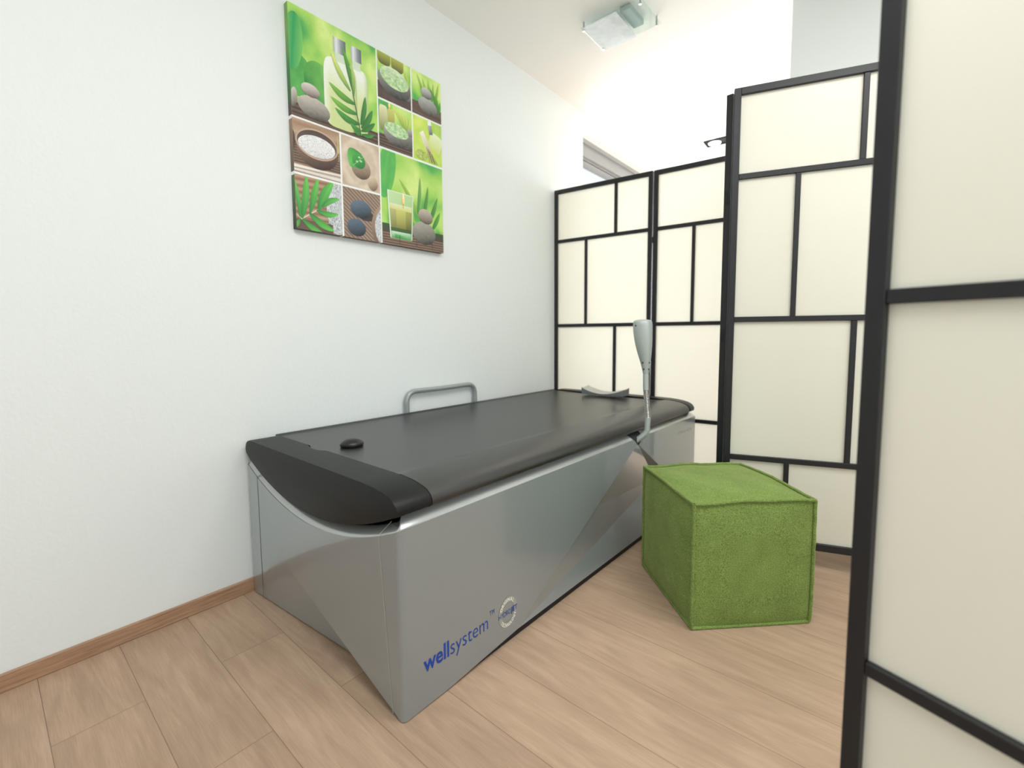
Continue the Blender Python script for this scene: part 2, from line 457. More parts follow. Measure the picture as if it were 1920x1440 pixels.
# rim: a chamfer swept round the whole top edge
loop = []
def arc(cu, cv, a0, a1, n=5):
    for k in range(n + 1):
        a = a0 + (a1 - a0) * k / n
        loop.append((cu + R * cos(a), cv + R * sin(a), -cos(a), -sin(a)))
NS = 30
for k in range(NS): loop.append((0.0, LEN - R - (LEN - 2*R) * k / NS, 1, 0))      # room side, back to front
arc(R, R, pi, 1.5*pi)
for k in range(1, NS): loop.append((R + (W - 2*R) * k / NS, 0.0, 0, 1))
arc(W - R, R, 1.5*pi, 2*pi)
for k in range(1, NS): loop.append((W, R + (LEN - 2*R) * k / NS, -1, 0))
arc(W - R, LEN - R, 0, 0.5*pi)
for k in range(1, NS): loop.append((W - R - (W - 2*R) * k / NS, LEN, 0, -1))
arc(R, LEN - R, 0.5*pi, pi)
prof = [(0.0, -0.016), (0.0002, -0.007), (0.0015, -0.002), (0.005, 0.0035), (0.018, 0.0135), (0.030, 0.0215), (0.036, 0.0235), (0.044, 0.022), (0.074, 0.019), (0.077, -0.03)]
rows = []
for (u, v, nu, nv) in loop:
    zz = min(ZS, z_rim(u)) if (v < R or v > LEN - R) else ZS
    rows.append([P(min(W - a, max(a, u + nu * a)), min(LEN - a, max(a, v + nv * a)), zz + b) for a, b in prof])
rows.append(rows[0])
q = MB(); q.grid(rows)
q.build('rim', M['rim'], bed, smooth=50)

# inner tray under the pad, recessed plinth, seams
q = MB(); q.box((-W + 0.085, 0.085, 0.30), (-0.085, LEN - 0.085, 0.41)); q.build('inner_tray', M['black'], bed)
q = MB()
pl = [(0.010, 0.16), (0.010, 1.98), (W - 0.05, 1.98), (W - 0.05, 0.20)]
lo = [P(u, v, 0.0) for u, v in pl]; hi = [P(u, v, 0.040) for u, v in pl]
q.grid([lo, hi], closed=True); q.poly(lo); q.poly(hi)
q.build('plinth', M['black'], bed)
def seam(pts, w, name, mat, n=Vector((0, -1, 0)), lift=0.0006):
    q = MB()
    for a, b in zip(pts[:-1], pts[1:]):
        a = Vector(a); b = Vector(b); t = (b - a).normalized(); sd = t.cross(n).normalized() * w / 2
        q.poly([a - sd + n*lift, a + sd + n*lift, b + sd + n*lift, b - sd + n*lift])
    return q.build(name, mat, bed)
zs_ = z_rim(0.085)
seam([P(0.044, 0, 0.006), P(0.085, 0, zs_ - 0.01), P(0.085, -0.0002, zs_)], 0.0022, 'panel_seam', M['seam_light'])
nn = Vector((0, -0.62, 0.78))
seam([P(0.085, 0.0, zs_ + 0.001), P(0.075, 0.034, zs_ + 0.031)], 0.003, 'panel_seam', M['seam_light'], nn, 0.0012)
zl = z_rim(0.862)
seam([P(0.862, 0, 0.002), P(0.862, 0, zl)], 0.0028, 'panel_seam', M['seam_dark'])
seam([P(0.862, 0.0, zl + 0.001), P(0.838, 0.034, zl + 0.026)], 0.0034, 'panel_seam', M['seam_dark'], nn, 0.0012)

# pad: profile across the bed
NOSE = [(0.040, 0.534), (0.012, 0.541), (0.001, 0.548), (-0.002, 0.556), (-0.0005, 0.566), (0.006, 0.577), (0.018, 0.5865), (0.036, 0.5935), (0.060, 0.5985), (0.090, 0.6025), (0.120, 0.6045), (0.136, 0.6052)]
def cap_profile():
    return [(0.880, 0.6058), (0.905, 0.6055), (0.924, 0.6035), (0.938, 0.5985), (0.948, 0.590), (0.954, 0.578), (0.9555, 0.566), (0.953, 0.556)]
def notch(u): return 0.017 * math.exp(-((u - 0.60) / 0.045) ** 4)
def v_edge(u): return 0.105 - notch(u)
PEND = 1.952
pad = MB()
mid = [(0.142, 0.6050), (0.150, 0.6022), (0.175, 0.6008)] + [(0.175 + (0.915 - 0.175) * i / 40, 0.6005 - 0.004 * sin(pi * i / 40)) for i in range(1, 41)] + [(0.928, 0.6015), (0.934, 0.6062), (0.944, 0.6065), (0.950, 0.602), (0.951, 0.585), (0.951, 0.52)]
pp = NOSE + mid
rows = []
NV = 24
for u, z in pp:
    v0 = 0.1075 if u < 0.139 else v_edge(u) + 0.001
    rows.append([P(u, v0 + (PEND - v0) * k / NV, z) for k in range(NV + 1)])
pad.grid(rows)
pad.poly([rr[0] for rr in rows]); pad.poly([rr[-1] for rr in rows])
pad.build('padded_top', M['leather'], bed, smooth=35)

# end caps
def cap(name, v_out, v_in, sign):
    tp = NOSE[2:] + [(0.136 + (0.819 - 0.136) * i / 40, 0.6058) for i in range(1, 40)] + cap_profile()
    bt = [(W * i / 30, 0.436 + 0.114 * bowl(W * i / 30)) for i in range(29, 0, -1)]
    out = tp + bt
    q = MB()
    def vo(u):                                      # plan of the outer face: nearly straight, drawn back at the tips
        t = abs(u - W/2) / (W/2)
        return v_out + (0.0 if sign > 0 else -0.022 * t ** 3)
    def vi(u): return (v_edge(u) if sign > 0 else v_in)
    cu, cz = W/2, 0.56
    def ins(u, z, k): return (u + (cu - u) * k * 0.35, z + (cz - z) * k)
    r0, r1, r2 = [], [], []
    for i, (u, z) in enumerate(out):
        uu, zz = ins(u, z, 0.045)
        r0.append(P(uu, vo(u), zz))
        r1.append(P(u + (cu-u)*0.004, vo(u) + sign * 0.0012, z + (cz - z) * 0.012))
        r2.append(P(u, vo(u) + sign * 0.006, z))
    r3 = [P(u, vi(u), z) if i < len(tp) else P(u, vo(u) + sign * 0.06, z + 0.02) for i, (u, z) in enumerate(out)]
    q.grid([r0, r1, r2, r3], closed=True)
    q.poly(r0); q.poly(r3)
    return q.build(name, M['cap'], bed, smooth=38)
cap('end_cap', -0.004, 0.105, 1)
cap('end_cap', 2.056, 1.964, -1)
q = MB()                                            # black core that shows in the joints
pr = [(u + 0.006, max(z - 0.006, 0.549)) for u, z in NOSE[2:]] + [(0.93, 0.592), (0.93, 0.549)]
a_ = [P(u, 0.09, z) for u, z in pr]; b_ = [P(u, 2.0, z) for u, z in pr]
q.grid([a_, b_], closed=True); q.poly(a_); q.poly(b_)
q.build('pad_core', M['black'], bed, smooth=35)

# black button near the foot end
q = MB(); n = 28
def ring(sc, z, off=0.0): return [P(0.572 + off + 0.036 * sc * cos(2*pi*k/n) * (1 - 0.10 * cos(2*pi*k/n)), 0.214 + 0.042 * sc * sin(2*pi*k/n), z) for k in range(n)]
rows = [ring(0.93, 0.5985), ring(1.0, 0.602), ring(1.0, 0.608), ring(0.92, 0.6125), ring(0.70, 0.619), ring(0.45, 0.6235), ring(0.2, 0.625)]
q.grid(rows, closed=True); q.poly(rows[-1]); q.poly(rows[0])
q.build('button_knob', M['knob'], bed, smooth=40)

# local coordinates from world ones
def wl(x, y, z):
    dx, dy = x + 0.908, y - 0.655
    c, s_ = cos(TH), sin(TH)
    return Vector((dx * c - dy * s_, dx * s_ + dy * c, z))

# grab handle between bed and wall
def bend(pts, rad, n=7):
    out = [Vector(pts[0])]
    for a, b, c in zip(pts[:-2], pts[1:-1], pts[2:]):
        a, b, c = Vector(a), Vector(b), Vector(c)
        d0 = (a - b).normalized(); d1 = (c - b).normalized()
        p0 = b + d0 * rad; p1 = b + d1 * rad
        for k in range(n + 1):
            t = k / n
            out.append(p0 * (1-t)**2 + b * 2*t*(1-t) + p1 * t*t)
    out.append(Vector(pts[-1]))
    return out
hx = -1.851
hp = bend([wl(hx, 1.410, 0.50), wl(hx, 1.406, 0.708), wl(hx + 0.006, 1.64, 0.7055), wl(hx, 1.899, 0.708), wl(hx, 1.901, 0.50)], 0.062, 9)
q = MB(); q.tube(hp, 0.0132, 16); q.build('grab_handle', M['tube'], bed, smooth=60)

# swivel arm with flexible hose and control head
b0 = wl(-0.905, 1.955, 0.478); b1 = wl(-0.872, 1.968, 0.506); b2 = wl(-0.836, 1.984, 0.540); b3 = wl(-0.833, 1.985, 0.612)
armp = bend([b0, b1, b2, b3], 0.022, 6)
q = MB(); q.tube(armp, 0.0128, 18)
arm = q.build('swivel_arm', M['tube2'], bed, smooth=60)
h0 = b3; h1 = wl(-0.842, 1.979, 0.737)
q = MB(); pts, rr = [], []
NR = 19
for k in range(NR * 4 + 1):
    t = k / (NR * 4)
    pts.append(h0.lerp(h1, t)); rr.append((0.0132, 0.0118, 0.0106, 0.0118)[k % 4])
q.tube(pts, rr, 18); q.build('flexible_hose', M['steel'], arm, smooth=25)
hb = wl(-0.842, 1.979, 0.737)
prof_h = [(-0.038, .0125, 0), (.036, .0128, -.0005), (.0362, .0118, -.0005), (.0385, .0118, -.0005), (.0388, .0132, -.0006), (.060, .0165, -.0015), (.085, .0215, -.003), (.11, .0268, -.0055), (.14, .0325, -.009), (.17, .0370, -.012), (.20, .0402, -.0145), (.23, .0420, -.0165), (.258, .0424, -.0175), (.271, .0412, -.018), (.2765, .0375, -.018), (.280, .029, -.018), (.2822, .015, -.018)]
prof_h = [(a_ + 0.038, b_, c_ - 0.001 * min(1, (a_ + 0.038) / 0.04)) for a_, b_, c_ in prof_h]
ux = wl(-0.908 + 1, 0.655, 0) .normalized()
dirx = (wl(-0.834 + cos(0.42), 1.984 + sin(0.42), 0) - wl(-0.834, 1.984, 0)).normalized()
diry = Vector((-dirx.y, dirx.x, 0))
rows = []
for (dz, rad, off) in prof_h:
    c = hb + Vector((0, 0, dz)) + dirx * off
    rows.append([c + dirx * rad * cos(2*pi*k/28) + diry * rad * 0.9 * sin(2*pi*k/28) for k in range(28)])
q = MB(); q.grid(rows, 0, closed=True); q.poly(rows[-1], 0); q.poly(rows[0], 0)
def rad_at(dz):
    for (a, b) in zip(prof_h[:-1], prof_h[1:]):
        if a[0] <= dz <= b[0]:
            t = (dz - a[0]) / (b[0] - a[0]); return a[1] + (b[1]-a[1])*t, a[2] + (b[2]-a[2])*t
    return prof_h[-1][1], prof_h[-1][2]
for (dz, an) in ((0.292, -2.35), (0.126, -2.1), (0.126, -0.72), (0.096, -2.1), (0.096, -0.72)):
    rd, of = rad_at(dz)
    c = hb + Vector((0, 0, dz)) + dirx * of
    nrm = (dirx * cos(an) + diry * sin(an)).normalized()
    tg = Vector((0,0,1)).cross(nrm)
    cc = c + dirx * rd * cos(an) + diry * rd * 0.9 * sin(an) + nrm * 0.0008
    q.poly([cc + tg * 0.0036 * cos(2*pi*k/12) + Vector((0,0,1)) * 0.0042 * sin(2*pi*k/12) for k in range(12)], 1)
q.build('control_head', [M['tube2'], M['hole']], arm, smooth=40)
q = MB()
q.poly([P(-0.0008, 1.270, ZS + 0.001), P(-0.0008, 1.320, 0.476), P(-0.0008, 1.362, ZS + 0.001)])
q.poly([P(-0.001, 1.270, ZS + 0.001), P(-0.001, 1.362, ZS + 0.001), P(0.034, 1.37, ZS + 0.0265), P(0.034, 1.25, ZS + 0.0265)])
q.build('arm_socket', M['seam_dark'], bed)

# lettering on the room side
def text_mesh(txt, size, bold=0.0, spacing=1.0):
    cu = bpy.data.curves.new('lettering', 'FONT')
    cu.body = txt; cu.size = size; cu.offset = bold; cu.space_character = spacing; cu.resolution_u = 3
    ob = bpy.data.objects.new('lettering', cu); COL.objects.link(ob)
    dg = bpy.context.evaluated_depsgraph_get(); dg.update()
    me = bpy.data.meshes.new_from_object(ob.evaluated_get(dg))
    vs = [v.co.copy() for v in me.vertices]; fs = [tuple(p.vertices) for p in me.polygons]
    bpy.data.objects.remove(ob); bpy.data.curves.remove(cu); bpy.data.meshes.remove(me)
    return vs, fs
def ext(vs):
    xs = [v.x for v in vs]; return min(xs), max(xs)
def put(mb_, vs, fs, fn, mi=0):
    for f in fs: mb_.poly([fn(vs[i]) for i in f], mi)

q = MB(); LX = 0.0008
v1, f1 = text_mesh('well', 0.066, 0.0012)
v2, f2 = text_mesh('system', 0.066, -0.0006)
v3, f3 = text_mesh('TM', 0.022, 0.0, 1.12)
def fit(vs, fs, x0, x1, zb, zscale=1.0):
    a, b = ext(vs); k = (x1 - x0) / (b - a)
    put(q, vs, fs, lambda p: Vector((LX, x0 + (p.x - a) * k, zb + p.y * zscale)))
fit(v1, f1, 0.067, 0.156, 0.1010)
fit(v2, f2, 0.161, 0.312, 0.1000)
fit(v3, f3, 0.320, 0.341, 0.1365, 1.0)
q.build('brand_lettering', M['blue'], bed)

q = MB(); rc = (0.4040, 0.1105); Ro, Ri = 0.0495, 0.0335
n = 64
def rp(rad, a): return Vector((LX, rc[0] + rad * sin(a) * 0.88, rc[1] + rad * cos(a)))
for k in range(n):
    a0, a1 = 2*pi*k/n, 2*pi*(k+1)/n
    am = abs(((a0 + a1)/2 + pi) % (2*pi) - pi)
    q.poly([rp(Ri, a0), rp(Ro, a0), rp(Ro, a1), rp(Ri, a1)], 0)
def ring_text(txt, a_start, a_end, flip=False):
    glyphs = [text_mesh(ch, 0.0158, 0.0003) for ch in txt]
    wds = [ext(vs)[1] - ext(vs)[0] for vs, fs in glyphs]
    gap = 0.0022
    tot = sum(wds) + gap * (len(wds) - 1); pos = 0.0
    for (vs, fs), wd in zip(glyphs, wds):
        a = a_start + (a_end - a_start) * (pos + wd / 2) / tot; pos += wd + gap
        kx = abs(a_end - a_start) / tot
        cx_ = sum(ext(vs)) / 2
        for f in fs:
            pl = []
            for j in f:
                p = vs[j]; lx = p.x - cx_; ly = p.y
                if not flip: rad = Ri + 0.0020 + ly; aa = a + lx * kx
                else: rad = Ro - 0.0020 - ly; aa = a - lx * kx
                w_ = rp(rad, aa); w_.x = LX + 0.0005; pl.append(w_)
            q.poly(pl, 1)
ring_text('ORIGINAL', -1.22, 0.85)
ring_text('TECHNOLOGY', pi + 1.02, pi - 1.22, True)
emb = q.build('round_emblem', [M['ring_ink'], M['white_ink']], bed)
q = MB()
v1, f1 = text_mesh('HYDRO', 0.0235, -0.0001)
v2, f2 = text_mesh('JET', 0.0235, 0.0004)
a, b = ext(v1); k = 0.0555 / (b - a)
put(q, v1, f1, lambda p: Vector((LX + 0.001, 0.3600 + (p.x - a) * k, 0.1022 + p.y)))
a2, b2_ = ext(v2); k2 = 0.0315 / (b2_ - a2)
put(q, v2, f2, lambda p: Vector((LX + 0.001, 0.4172 + (p.x - a2) * k2, 0.1022 + p.y)))
q.build('emblem_lettering', M['blue'], emb)
for wd_, x0, x1 in (('MEDICAL', 1.800, 1.920), ('PLUS', 1.945, 2.012)):
    q = MB(); v1, f1 = text_mesh(wd_, 0.026, -0.0003)
    a, b = ext(v1); k = (x1 - x0) / (b - a)
    put(q, v1, f1, lambda p: Vector((LX, x0 + (p.x - a) * k, 0.440 + p.y)))
    q.build('model_lettering', M['white_ink'], bed)

# neck rest lying on the pad
nr = MB()
nw, nd = 0.142, 0.050
topr, botr = [], []
for i in range(25):
    sx = -1 + 2 * i / 24
    zt = 0.011 + 0.032 * sx * sx
    zb_ = 0.0 + 0.004 * sx * sx
    hw = nd * (1 - 0.10 * sx * sx)
    x = sx * nw
    topr.append([Vector((x, -hw, zt)), Vector((x, -hw * 0.3, zt - 0.002)), Vector((x, hw * 0.4, zt + 0.001)), Vector((x, hw, zt + 0.006))])
    botr.append([Vector((x, -hw * 0.94, zb_)), Vector((x, hw * 0.94, zb_))])
nr.grid(topr, 0)
nr.grid([[t[0] for t in topr], [b_[0] for b_ in botr]], 1)
nr.grid([[t[-1] for t in topr], [b_[1] for b_ in botr]], 1)
nr.grid(botr, 1)
for k in (0, -1):
    nr.poly(topr[k] + [botr[k][1], botr[k][0]], 1)
wc = Vector((-1.364, 2.574, 0.6072))
rest = nr.build('neck_rest', [M['rest_top'], M['rest_side']], None, smooth=35)
rest.location = wc; rest.rotation_euler = (0, 0, radians(2))
tag(rest, 'curved grey neck rest lying at the far end of the massage bed', 'neck rest')

# ------------------------------------------------------------------ green pouf
pc = (-0.468, 1.800)
pou = empty('pouf', (pc[0], pc[1], 0), radians(45))
tag(pou, 'green felt cube pouf standing on the oak floor beside the massage bed', 'pouf')
HS, HT = 0.2085, 0.438
def cubept(a, b, face):
    n = 1
    if face == 'z': p = [a, b, 1]
    elif face == '-z': p = [a, b, -1]
    elif face == 'x': p = [1, a, b]
    elif face == '-x': p = [-1, a, b]
    elif face == 'y': p = [a, 1, b]
    else: p = [a, -1, b]
    # bulge of the filled cushion; edges drawn in a little at their middles
    x, y, z = p
    bul = 0.016 * (1 - a ** 4) * (1 - b ** 4)
    if face in ('z',): bul *= 0.9
    if face == '-z': bul = 0.0
    X, Y, Z = x * HS, y * HS, (z + 1) / 2 * HT
    if face in ('x', '-x'): X += (1 if face == 'x' else -1) * bul
    if face in ('y', '-y'): Y += (1 if face == 'y' else -1) * bul
    if face == 'z': Z += bul
    # slightly slumped: corners on top a little lower, base edges curl in
    if z < -0.85:
        k = (-0.85 - z) / 0.15
        X *= 1 - 0.022 * k; Y *= 1 - 0.022 * k
    Z -= 0.006 * abs(x * y) * max(0, z)
    Z += 0.003 * sin(7 * x + 3 * y) * max(0, z) * 0.6
    return Vector((X, Y, Z))
q = MB(); n = 26
tick = [sin((-1 + 2 * i / n) * pi / 2) for i in range(n + 1)]
for face in ('z', '-z', 'x', '-x', 'y', '-y'):
    q.grid([[cubept(a, b, face) for b in tick] for a in tick])
q.build('cover', M['felt'], pou, smooth=50)
q = MB()
def piping(f):
    pts = [f(-1 + 2 * i / 30) for i in range(31)]
    out = []
    for i, p in enumerate(pts):
        d = Vector((p.x, p.y, (p.z - HT/2))).normalized()
        wob = 0.0012 * sin(i * 1.3 + p.x * 30)
        out.append(p + d * (0.0045 + wob * 0.5) + Vector((0, 0, 0)))
    for p in out: p.z = max(p.z, 0.006)
    q.tube(out, 0.0060, 8)
for sx in (-1, 1):
    for sy in (-1, 1):
        piping(lambda t: cubept(sy, t, 'x' if sx > 0 else '-x'))
for zf in (-1, 1):
    for sgn in (-1, 1):
        piping(lambda t: cubept(t, zf, 'x' if sgn > 0 else '-x'))
        piping(lambda t: cubept(t, zf, 'y' if sgn > 0 else '-y'))
q.build('piping', M['felt'], pou, smooth=60)

# ------------------------------------------------------------------ folding screens
T, PW, DEP = 2.0, 0.69, 0.026
ROWS = [(1.972, 2.0), (1.633, 1.655), (1.040, 1.062), (0.443, 0.465), (0.085, 0.115)]
MUN = [(0.441, 0.460), (0.232, 0.250), (0.441, 0.460), (0.232, 0.250)]
def screen_panel(root, p0, p1, hinge_end=None, front=1):
    """a panel whose front face runs from p0 to p1 (seen left to right)"""
    d = Vector((p1[0] - p0[0], p1[1] - p0[1], 0)); L_ = d.length; d.normalize()
    back = Vector((-d.y, d.x, 0)) * front              # away from the viewer
    Mx = Matrix(((d.x, back.x, 0, p0[0]), (d.y, back.y, 0, p0[1]), (0, 0, 1, 0), (0, 0, 0, 1)))
    Wd = PW; st = 0.026
    q = MB()
    q.box((0, 0, 0), (st, DEP, T)); q.box((Wd - st, 0, 0), (Wd, DEP, T))
    for z0, z1 in ROWS:
        q.box((st, 0.003 if z1 < 1.99 else 0.0, z0), (Wd - st, DEP - 0.003, z1))
    for k, (u0, u1) in enumerate(MUN):
        q.box((u0, 0.004, ROWS[k + 1][1]), (u1, DEP - 0.004, ROWS[k][0]))
    fr = MB(); fr.v, fr.f, fr.m, fr.c = q.v, q.f, q.m, q.c
    pan = fr.build('screen_panel', M['frame'], root, merge=False)
    pan.matrix_local = Mx
    b = pan.modifiers.new('bevel', 'BEVEL'); b.width = 0.0012; b.segments = 1; b.limit_method = 'ANGLE'
    s_ = MB(); s_.box((0.020, 0.0145, 0.095), (Wd - 0.020, 0.0165, 1.985))
    s_.build('paper', M['paper'], pan)
    return pan

def hinge_plate(pan, x, y, z, w=0.013, h=0.050, face='end'):
    q = MB()
    q.box((x - w/2, y - 0.0015, z - h/2), (x + w/2, y + 0.0015, z + h/2), 0)
    for dz in (-0.017, 0.0, 0.017):
        n = 10
        q.poly([Vector((x + (0.002 if dz == 0 else -0.001) + 0.0028 * cos(2*pi*k/n), y - 0.0019, z + dz + 0.0028 * sin(2*pi*k/n))) for k in range(n)], 1)
    return q.build('hinge', [M['hinge'], M['hole']], pan)

far = empty('folding_screen', (-1.0, 2.75, 0))
def sub(p): return (p[0] + 1.0, p[1] - 2.75)
A1, B1 = (-1.861, 2.737), (-1.178, 2.8115)
pan1 = screen_panel(far, sub(A1), sub(B1))
A2 = (-1.168, 2.8175); B2 = (-0.4815, 2.8825)
# second panel stops short of the wall stub: its right part stands behind the third
pan2 = screen_panel(far, sub((-1.170, 2.8175)), sub((-0.484, 2.742 + 0.1387)))
X0, X1 = (-0.5535, 2.1500), (-0.5150, 2.836)
far2 = empty('folding_screen', (-0.55, 2.15, 0))
def sub2(p): return (p[0] + 0.55, p[1] - 2.15)
pan3 = screen_panel(far2, sub2(X1), sub2(X0), front=-1)
P3 = (-0.540, 2.112); d3 = Vector((0.453, 0.150)).normalized()
pan4 = screen_panel(far2, sub2(P3), sub2((P3[0] + d3.x * PW, P3[1] + d3.y * PW)))
tag(far, 'black framed folding screen glowing white behind the far end of the massage bed', 'folding screen', 'folding screens')
tag(far2, 'black framed cream folding screen directly behind the green pouf', 'folding screen', 'folding screens')
hinge_plate(pan2, 0.000, 0.0005, 1.577, 0.010, 0.034)
# hinges on the edge of the third panel that faces the viewer
for z in (1.573, 0.981):
    q = MB()
    q.box((PW + 0.0002, 0.006, z - 0.026), (PW + 0.0022, 0.020, z + 0.026), 0)
    for dz in (-0.018, 0, 0.018):
        cy = 0.0125 + (0.003 if dz == 0 else -0.001); n = 10
        q.poly([Vector((PW + 0.0027, cy + 0.0026 * cos(2*pi*k/n), z + dz + 0.0026 * sin(2*pi*k/n))) for k in range(n)], 1)
    q.build('hinge', [M['hinge'], M['hole']], pan3)

near = empty('folding_screen', (0.2, 0.8, 0))
P4 = (-0.0345, 0.910); d4 = Vector((0.928, -0.373)).normalized()
pn = screen_panel(near, (P4[0] - 0.2, P4[1] - 0.8), (P4[0] - 0.2 + d4.x * PW, P4[1] - 0.8 + d4.y * PW))
tag(near, 'black framed cream screen standing nearest, cut off by the right edge of the photo', 'folding screen', 'folding screens')

# ------------------------------------------------------------------ canvas print
CY0, CY1, CZ0, CZ1, CXF = 0.8815, 1.6690, 1.4295, 2.2945, -1.8470
cv = empty('canvas_print', (WX, (CY0 + CY1) / 2, CZ0))
tag(cv, 'green wellness photo collage printed on canvas hanging on the white wall', 'canvas print')
ox, oy, oz = WX, (CY0 + CY1) / 2, CZ0
CW, CH = CY1 - CY0, CZ1 - CZ0
def mix(a, b, t):
    t = max(0, min(1, t)); return tuple(x + (y - x) * t for x, y in zip(a, b))
def fb(x, y, seed=0.0, oct=3):
    v = 0; a = 1; tot = 0
    for k in range(oct):
        v += a * noise.noise(Vector((x * 2**k, y * 2**k, seed + 3.1 * k))); tot += a; a *= 0.5
    return v / tot
# canvas body, colours wrapped round its edges
q = MB()
def CP(s_, t, x=CXF): return Vector((x - ox, CY0 + s_ * CW - oy, CZ1 - t * CH - oz))
white = rgb(240, 242, 240)
q.poly([CP(0,0), CP(0,1), CP(1,1), CP(1,0)], 0, [white]*4)
segs = [(0, .12, rgb(118, 160, 84), rgb(120, 168, 88)), (.12, .30, rgb(120, 168, 88), rgb(58, 118, 66)), (.30, .43, rgb(58, 118, 66), rgb(64, 96, 58)), (.43, .49, rgb(84, 74, 64), rgb(70, 60, 54)), (.49, .505, white, white), (.505, .74, rgb(150, 124, 104), rgb(96, 80, 70)), (.74, .755, white, white), (.755, 1, rgb(86, 110, 70), rgb(44, 50, 44))]
for t0, t1, c0, c1 in segs:
    q.poly([CP(0, t0, CXF), CP(0, t0, WX), CP(0, t1, WX), CP(0, t1, CXF)], 0, [c0, c0, c1, c1])
bott = [(0, .255, rgb(60, 66, 58), rgb(96, 100, 92)), (.255, .265, white, white), (.265, .505, rgb(92, 82, 74), rgb(120, 108, 96)), (.505, .515, white, white), (.515, 1, rgb(104, 88, 74), rgb(78, 62, 54))]
for s0, s1, c0, c1 in bott:
    q.poly([CP(s0, 1), CP(s0, 1, WX), CP(s1, 1, WX), CP(s1, 1)], 0, [c0, c0, c1, c1])
q.poly([CP(0,0), CP(1,0), CP(1,0,WX), CP(0,0,WX)], 0, [rgb(130,180,80)]*4)
q.poly([CP(1,0), CP(1,1), CP(1,1,WX), CP(1,0,WX)], 0, [rgb(110,150,80)]*4)
q.poly([CP(0,0,WX), CP(1,0,WX), CP(1,1,WX), CP(0,1,WX)], 0, [white]*4)
q.build('canvas_body', M['print'], cv)

class Tile:
    def __init__(self, s0, t0, s1, t1):
        self.b = (s0, t0, s1, t1); self.mb = MB(); self.k = 0
    def layer(self): self.k += 1
    def add(self, pts, cols):
        P_ = [(p[0], p[1], c) for p, c in zip(pts, cols)]
        s0, t0, s1, t1 = self.b
        for ax, lim, sg in ((0, s0, 1), (0, s1, -1), (1, t0, 1), (1, t1, -1)):
            o = []
            for i in range(len(P_)):
                a, b = P_[i], P_[(i + 1) % len(P_)]
                ia = (a[ax] - lim) * sg >= -1e-9; ib = (b[ax] - lim) * sg >= -1e-9
                if ia: o.append(a)
                if ia != ib:
                    t = (lim - a[ax]) / (b[ax] - a[ax])
                    o.append((a[0] + (b[0]-a[0])*t, a[1] + (b[1]-a[1])*t, mix(a[2], b[2], t)))
            P_ = o
            if len(P_) < 3: return
        x = CXF + 0.00025 + 0.00011 * self.k
        self.mb.poly([CP(p[0], p[1], x) for p in P_], 0, [p[2] for p in P_])
    def fill(self, fn, nx=30, ny=30, box=None):
        self.layer()
        s0, t0, s1, t1 = box or self.b
        g = [[(s0 + (s1-s0)*i/nx, t0 + (t1-t0)*j/ny) for i in range(nx + 1)] for j in range(ny + 1)]
        c = [[fn(*p) for p in r_] for r_ in g]
        for j in range(ny):
            for i in range(nx):
                self.add([g[j][i], g[j+1][i], g[j+1][i+1], g[j][i+1]], [c[j][i], c[j+1][i], c[j+1][i+1], c[j][i+1]])
    def ell(self, cs, ct, rs, rt, rot, fn, n=28, rings=5, sup=2.0):
        """ellipse; fn(x, y) with unit-disc coordinates before rotation"""
        self.layer()
        def pt(r_, k):
            a = 2*pi*k/n; cx, sy = cos(a), sin(a)
            m_ = (abs(cx)**sup + abs(sy)**sup) ** (-1/sup)
            x, y = cx*m_*r_, sy*m_*r_
            X = cs + rs*x*cos(rot) - rt*y*sin(rot); Y = ct + rs*x*sin(rot) + rt*y*cos(rot)
            return (X, Y), fn(x, y)
        for i in range(rings):
            for k in range(n):
                q_ = [pt(i/rings, k), pt((i+1)/rings, k), pt((i+1)/rings, k+1), pt(i/rings, k+1)]
                if i == 0: q_ = q_[:3]
                self.add([a[0] for a in q_], [a[1] for a in q_])
    def leaf(self, p0, p1, w, c0, c1, curve=0.0, vein=1.18, n=10, base=0.02):
        self.layer()
        dx, dy = p1[0]-p0[0], p1[1]-p0[1]; L_ = hypot(dx, dy); nx_, ny_ = -dy/L_, dx/L_
        pr = []
        for i in range(n + 1):
            t = i / n; b = curve * L_ * sin(pi*t)
            ww = w * (sin(pi * min(1, t*0.92 + 0.06)) ** 0.8)
            if i == n: ww = 0.0
            c = (p0[0] + dx*t + nx_*b, p0[1] + dy*t + ny_*b); col = mix(c0, c1, t)
            pr.append((c, (c[0] + nx_*ww, c[1] + ny_*ww), (c[0] - nx_*ww, c[1] - ny_*ww), col))
        for a, b in zip(pr[:-1], pr[1:]):
            va, vb = tuple(x*vein for x in a[3]), tuple(x*vein for x in b[3])
            da, db = tuple(x*0.78 for x in a[3]), tuple(x*0.78 for x in b[3])
            self.add([a[0], a[1], b[1], b[0]], [va, a[3], b[3], vb])
            self.add([a[2], a[0], b[0], b[2]], [da, a[3], b[3], db])
    def line(self, p0, p1, w, c):
        self.layer()
        dx, dy = p1[0]-p0[0], p1[1]-p0[1]; L_ = hypot(dx, dy); nx_, ny_ = -dy/L_*w/2, dx/L_*w/2
        self.add([(p0[0]+nx_, p0[1]+ny_), (p0[0]-nx_, p0[1]-ny_), (p1[0]-nx_, p1[1]-ny_), (p1[0]+nx_, p1[1]+ny_)], [c]*4)
    def quad(self, pts, cols): self.layer(); self.add(pts, cols)
    def build(self): return self.mb.build('picture_tile', M['print'], cv)

